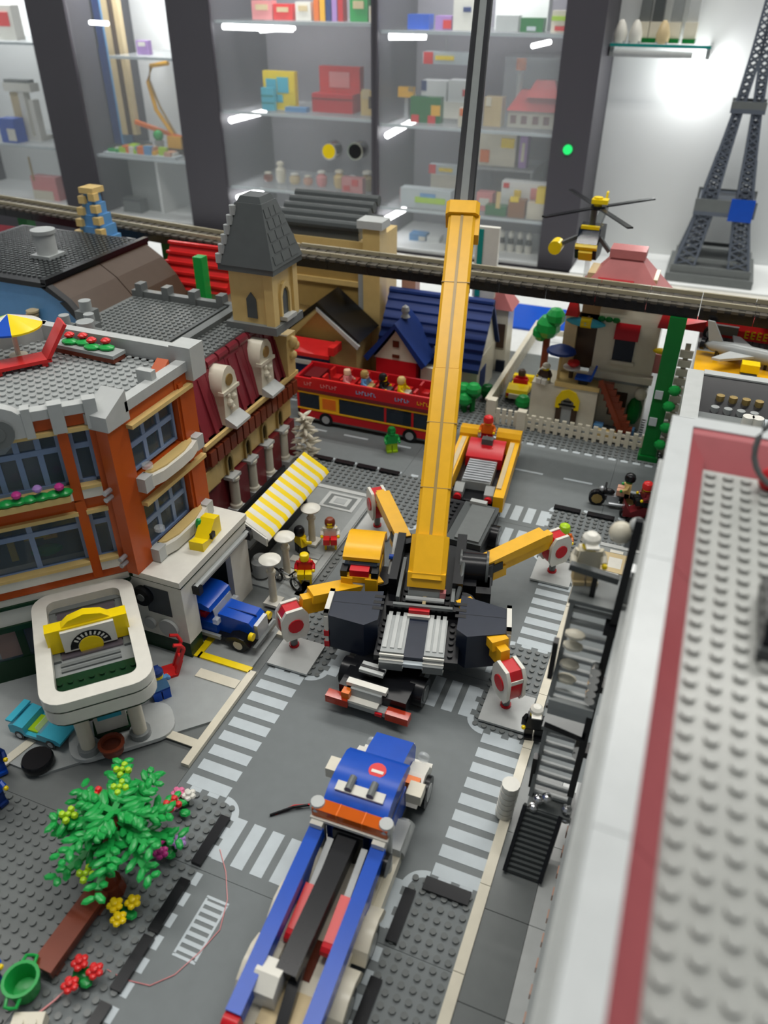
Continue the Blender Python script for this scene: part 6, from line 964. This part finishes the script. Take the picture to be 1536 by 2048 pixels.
pl_ = bpy.data.lights.new('shelf_lamp', 'POINT'); pl_.energy = .7; pl_.shadow_soft_size = .03; po_ = bpy.data.objects.new('shelf_lamp', pl_); COL.objects.link(po_); q = U(1392,150,y=209); po_.location = (q[0]*S,209*S,q[2]*S)  # point light added to make the glow on the white wall
# ================================================================ tree, bench and flowers on the studded baseplate
tx, ty = G(222,1778,.2)
KX, KY = [p-q for p,q in zip(G(238,1640,6.0),(tx,ty))]
t = thing('brick_tree', 'green brick-built tree with lime, red and yellow blossoms beside the brown bench', 'tree', (tx,ty,0))
part(t, 'trunk_foot', 'reddish', C(0,0,.15,1.4,1.35,10,1.1)); part(t, 'trunk', 'reddish', C(0,0,1.3,4.2,.85,10,.6), TU([(0,0,4.0),(.3,.4,5.0),(KX,KY,7.0)],.55,8))

R = random.Random(11)
def limb(a, L_, z, m='green'):
    d = (math.cos(a), math.sin(a)); p = [(KX*.82+d[0]*L_*f, KY*.9+d[1]*L_*f, z+.35*math.sin(f*2.6)) for f in (0,.5,1)]
    lb = part(t, 'limb', m, BAR(p[0],p[1],.55,.3), BAR(p[1],p[2],.55,.3))
    for f in (.3,.5,.7,.9,1.08):
        for s in (-1,1):
            b_ = a+s*R.uniform(.7,1.1); l2 = R.uniform(.9,1.5)*(1.25-f*.45); c = (KX*.82+d[0]*L_*f, KY*.9+d[1]*L_*f, z+.3)
            part(lb, 'leaf', m, X(SP(0,0,0,1,6,l2*.62,.36,.2), Matrix.Translation((c[0]+math.cos(b_)*l2*.6,c[1]+math.sin(b_)*l2*.6,c[2]+R.uniform(-.1,.25))) @ Matrix.Rotation(b_,4,'Z') @ Matrix.Rotation(R.uniform(-.3,.3),4,'Y')))
for i in range(9): limb(i*2*PI/9+.2, R.uniform(4.4,5.9), 4.9+.4*(i%3))
for i in range(8): limb(i*2*PI/8+.5, R.uniform(3.4,4.8), 6.3+.35*(i%3))
for i in range(4): limb(i*PI/2+.1, 2.4, 7.6)
def bloom(par, x, y, z, m, r=.42):
    part(par, 'blossom', m, *[SP(x+r*math.cos(a),y+r*math.sin(a),z,r*.62,6) for a in [i*2*PI/4+.3 for i in range(4)]], SP(x,y,z+.12,r*.5,6), kind='stuff')
for u, v, m, z in ((245,1540,'lime',7.6),(240,1575,'lime',8.0),(192,1590,'bright_red',7.6),(137,1630,'lime',7.4),(172,1748,'lime',5.2),(345,1608,'bright_red',6.4)):
    x, y = G(u,v,z); bloom(t, x-tx, y-ty, z, m, .55)
t = thing('brown_bench', 'long reddish-brown brick bench beside the brick tree', 'bench', (*[(a+b_)/2 for a,b_ in zip(G(180,1800,1.6),G(100,1910,1.6))],0), 0.0)
a0, b0 = G(180,1800,1.6), G(100,1910,1.6); t.rotation_euler = (0,0,math.atan2(a0[1]-b0[1],a0[0]-b0[0])); L_ = math.hypot(a0[0]-b0[0],a0[1]-b0[1])/2+1.1
part(t, 'seat', 'reddish', B(-L_,L_,-1,1,1.2,1.6)); part(t, 'foot', 'reddish', B(-L_+.4,-L_+1.4,-.9,.9,.15,1.2)); part(t, 'foot', 'reddish', B(L_-1.4,L_-.4,-.9,.9,.15,1.2)); part(t, 'side_rail', 'brown', B(-L_,L_,-1.0,-.7,.7,1.2))
t = thing('green_tub', 'open round green plastic tub with two handles by the bench end', 'tub', (*G(46,1968,1.4),.18), 1.9); t.scale = (.74,.74,.74)
part(t, 'wall', 'green', LA([(1.0,0),(1.5,.3),(1.75,2.4),(1.95,2.5),(1.95,2.8),(1.6,2.8),(1.45,2.4),(1.2,.6),(.1,.5)], n=18)); part(t, 'handle', 'green', TU([(1.7,-.7,2.5),(2.6,-.6,2.3),(2.7,0,2.25),(2.6,.6,2.3),(1.7,.7,2.5)],.2,7)); part(t, 'handle', 'green', TU([(-1.7,-.7,2.5),(-2.6,-.6,2.3),(-2.7,0,2.25),(-2.6,.6,2.3),(-1.7,.7,2.5)],.2,7))
def flowers(label, pts, leaf):
    cx = sum(G(u,v,1.0)[0] for u,v,m in pts)/len(pts); cy = sum(G(u,v,1.0)[1] for u,v,m in pts)/len(pts)
    t = thing('flower_cluster', label, 'flowers', (cx,cy,.15)); part(t, 'leaf_base', 'dgreen', SP(0,0,.35,.9,8,1.1,.8,.45)); lx, ly = G(*leaf,.6); part(t, 'leaf', 'green', SP(lx-cx,ly-cy,.5,.6,7,1,.8,.4))
    for u, v, m in pts:
        x, y = G(u,v,1.4); x -= cx; y -= cy; f_ = part(t, 'flower', m, *[SP(x+.42*math.cos(a),y+.42*math.sin(a),1.3,.33,7,1,1,.7) for a in [i*2*PI/5 for i in range(5)]], SP(x,y,1.45,.36,7), kind='stuff'); part(t, 'stem', 'dgreen', TU([(0,0,.3),(x*.6,y*.6,.8),(x,y,1.25)],.13,6))
flowers('three yellow plastic flowers by the black kerb tiles', ((237,1838,'lemon'),(266,1804,'lemon'),(230,1810,'lemon')), (262,1830))
flowers('three red plastic flowers near the green tub', ((160,1925,'bright_red'),(190,1942,'bright_red'),(140,1970,'bright_red')), (172,1965))
flowers('pink, magenta and lilac flowers at the kerb corner', ((326,1675,'magenta'),(322,1706,'magenta'),(358,1684,'lilac')), (340,1710))
flowers('white, pink and red flowers at the edge of the tree', ((378,1590,'white'),(348,1610,'pink'),(356,1586,'pink')), (370,1626))
figure('toy_figure', 'toy figure in blue with yellow hands at the edge of the studded baseplate', *G(-32,1950,1.5), .2, 1.2, 'blue', 'dblue', 'lemon', 'hair', 'lemon')
figure('toy_figure', 'toy figure in dark blue on the garage forecourt edge', *G(-6,1545,.3), .3, 1.0, 'dblue', 'blue', 'lemon', 'cap', 'dblue')
figure('toy_figure', 'toy figure in navy blue on the studs behind the forecourt', *G(-8,1612,.2), .2, 1.4, 'blue', 'dblue', 'lemon', 'cap', 'blue')
x, y = G(58,2056,.6); t = thing('pale_block', 'pale pink brick block on the studded baseplate by the tub', 'brick', (x,y,.18), .4); part(t, 'brick', 'cream', B(-1.2,1.2,-.8,.8,0,1.2)); part(t, 'stud', 'cream', STUD(-.5,0,1.2)); part(t, 'stud', 'cream', STUD(.5,0,1.2))
solo('rose_thread', 'pale pink thread over the studs between the red flowers and the pale block', 'thread', 'rose', TU([(*G(u,v,.35),.35) for u,v in ((150,1962),(110,2000),(72,2030))],.09,5))
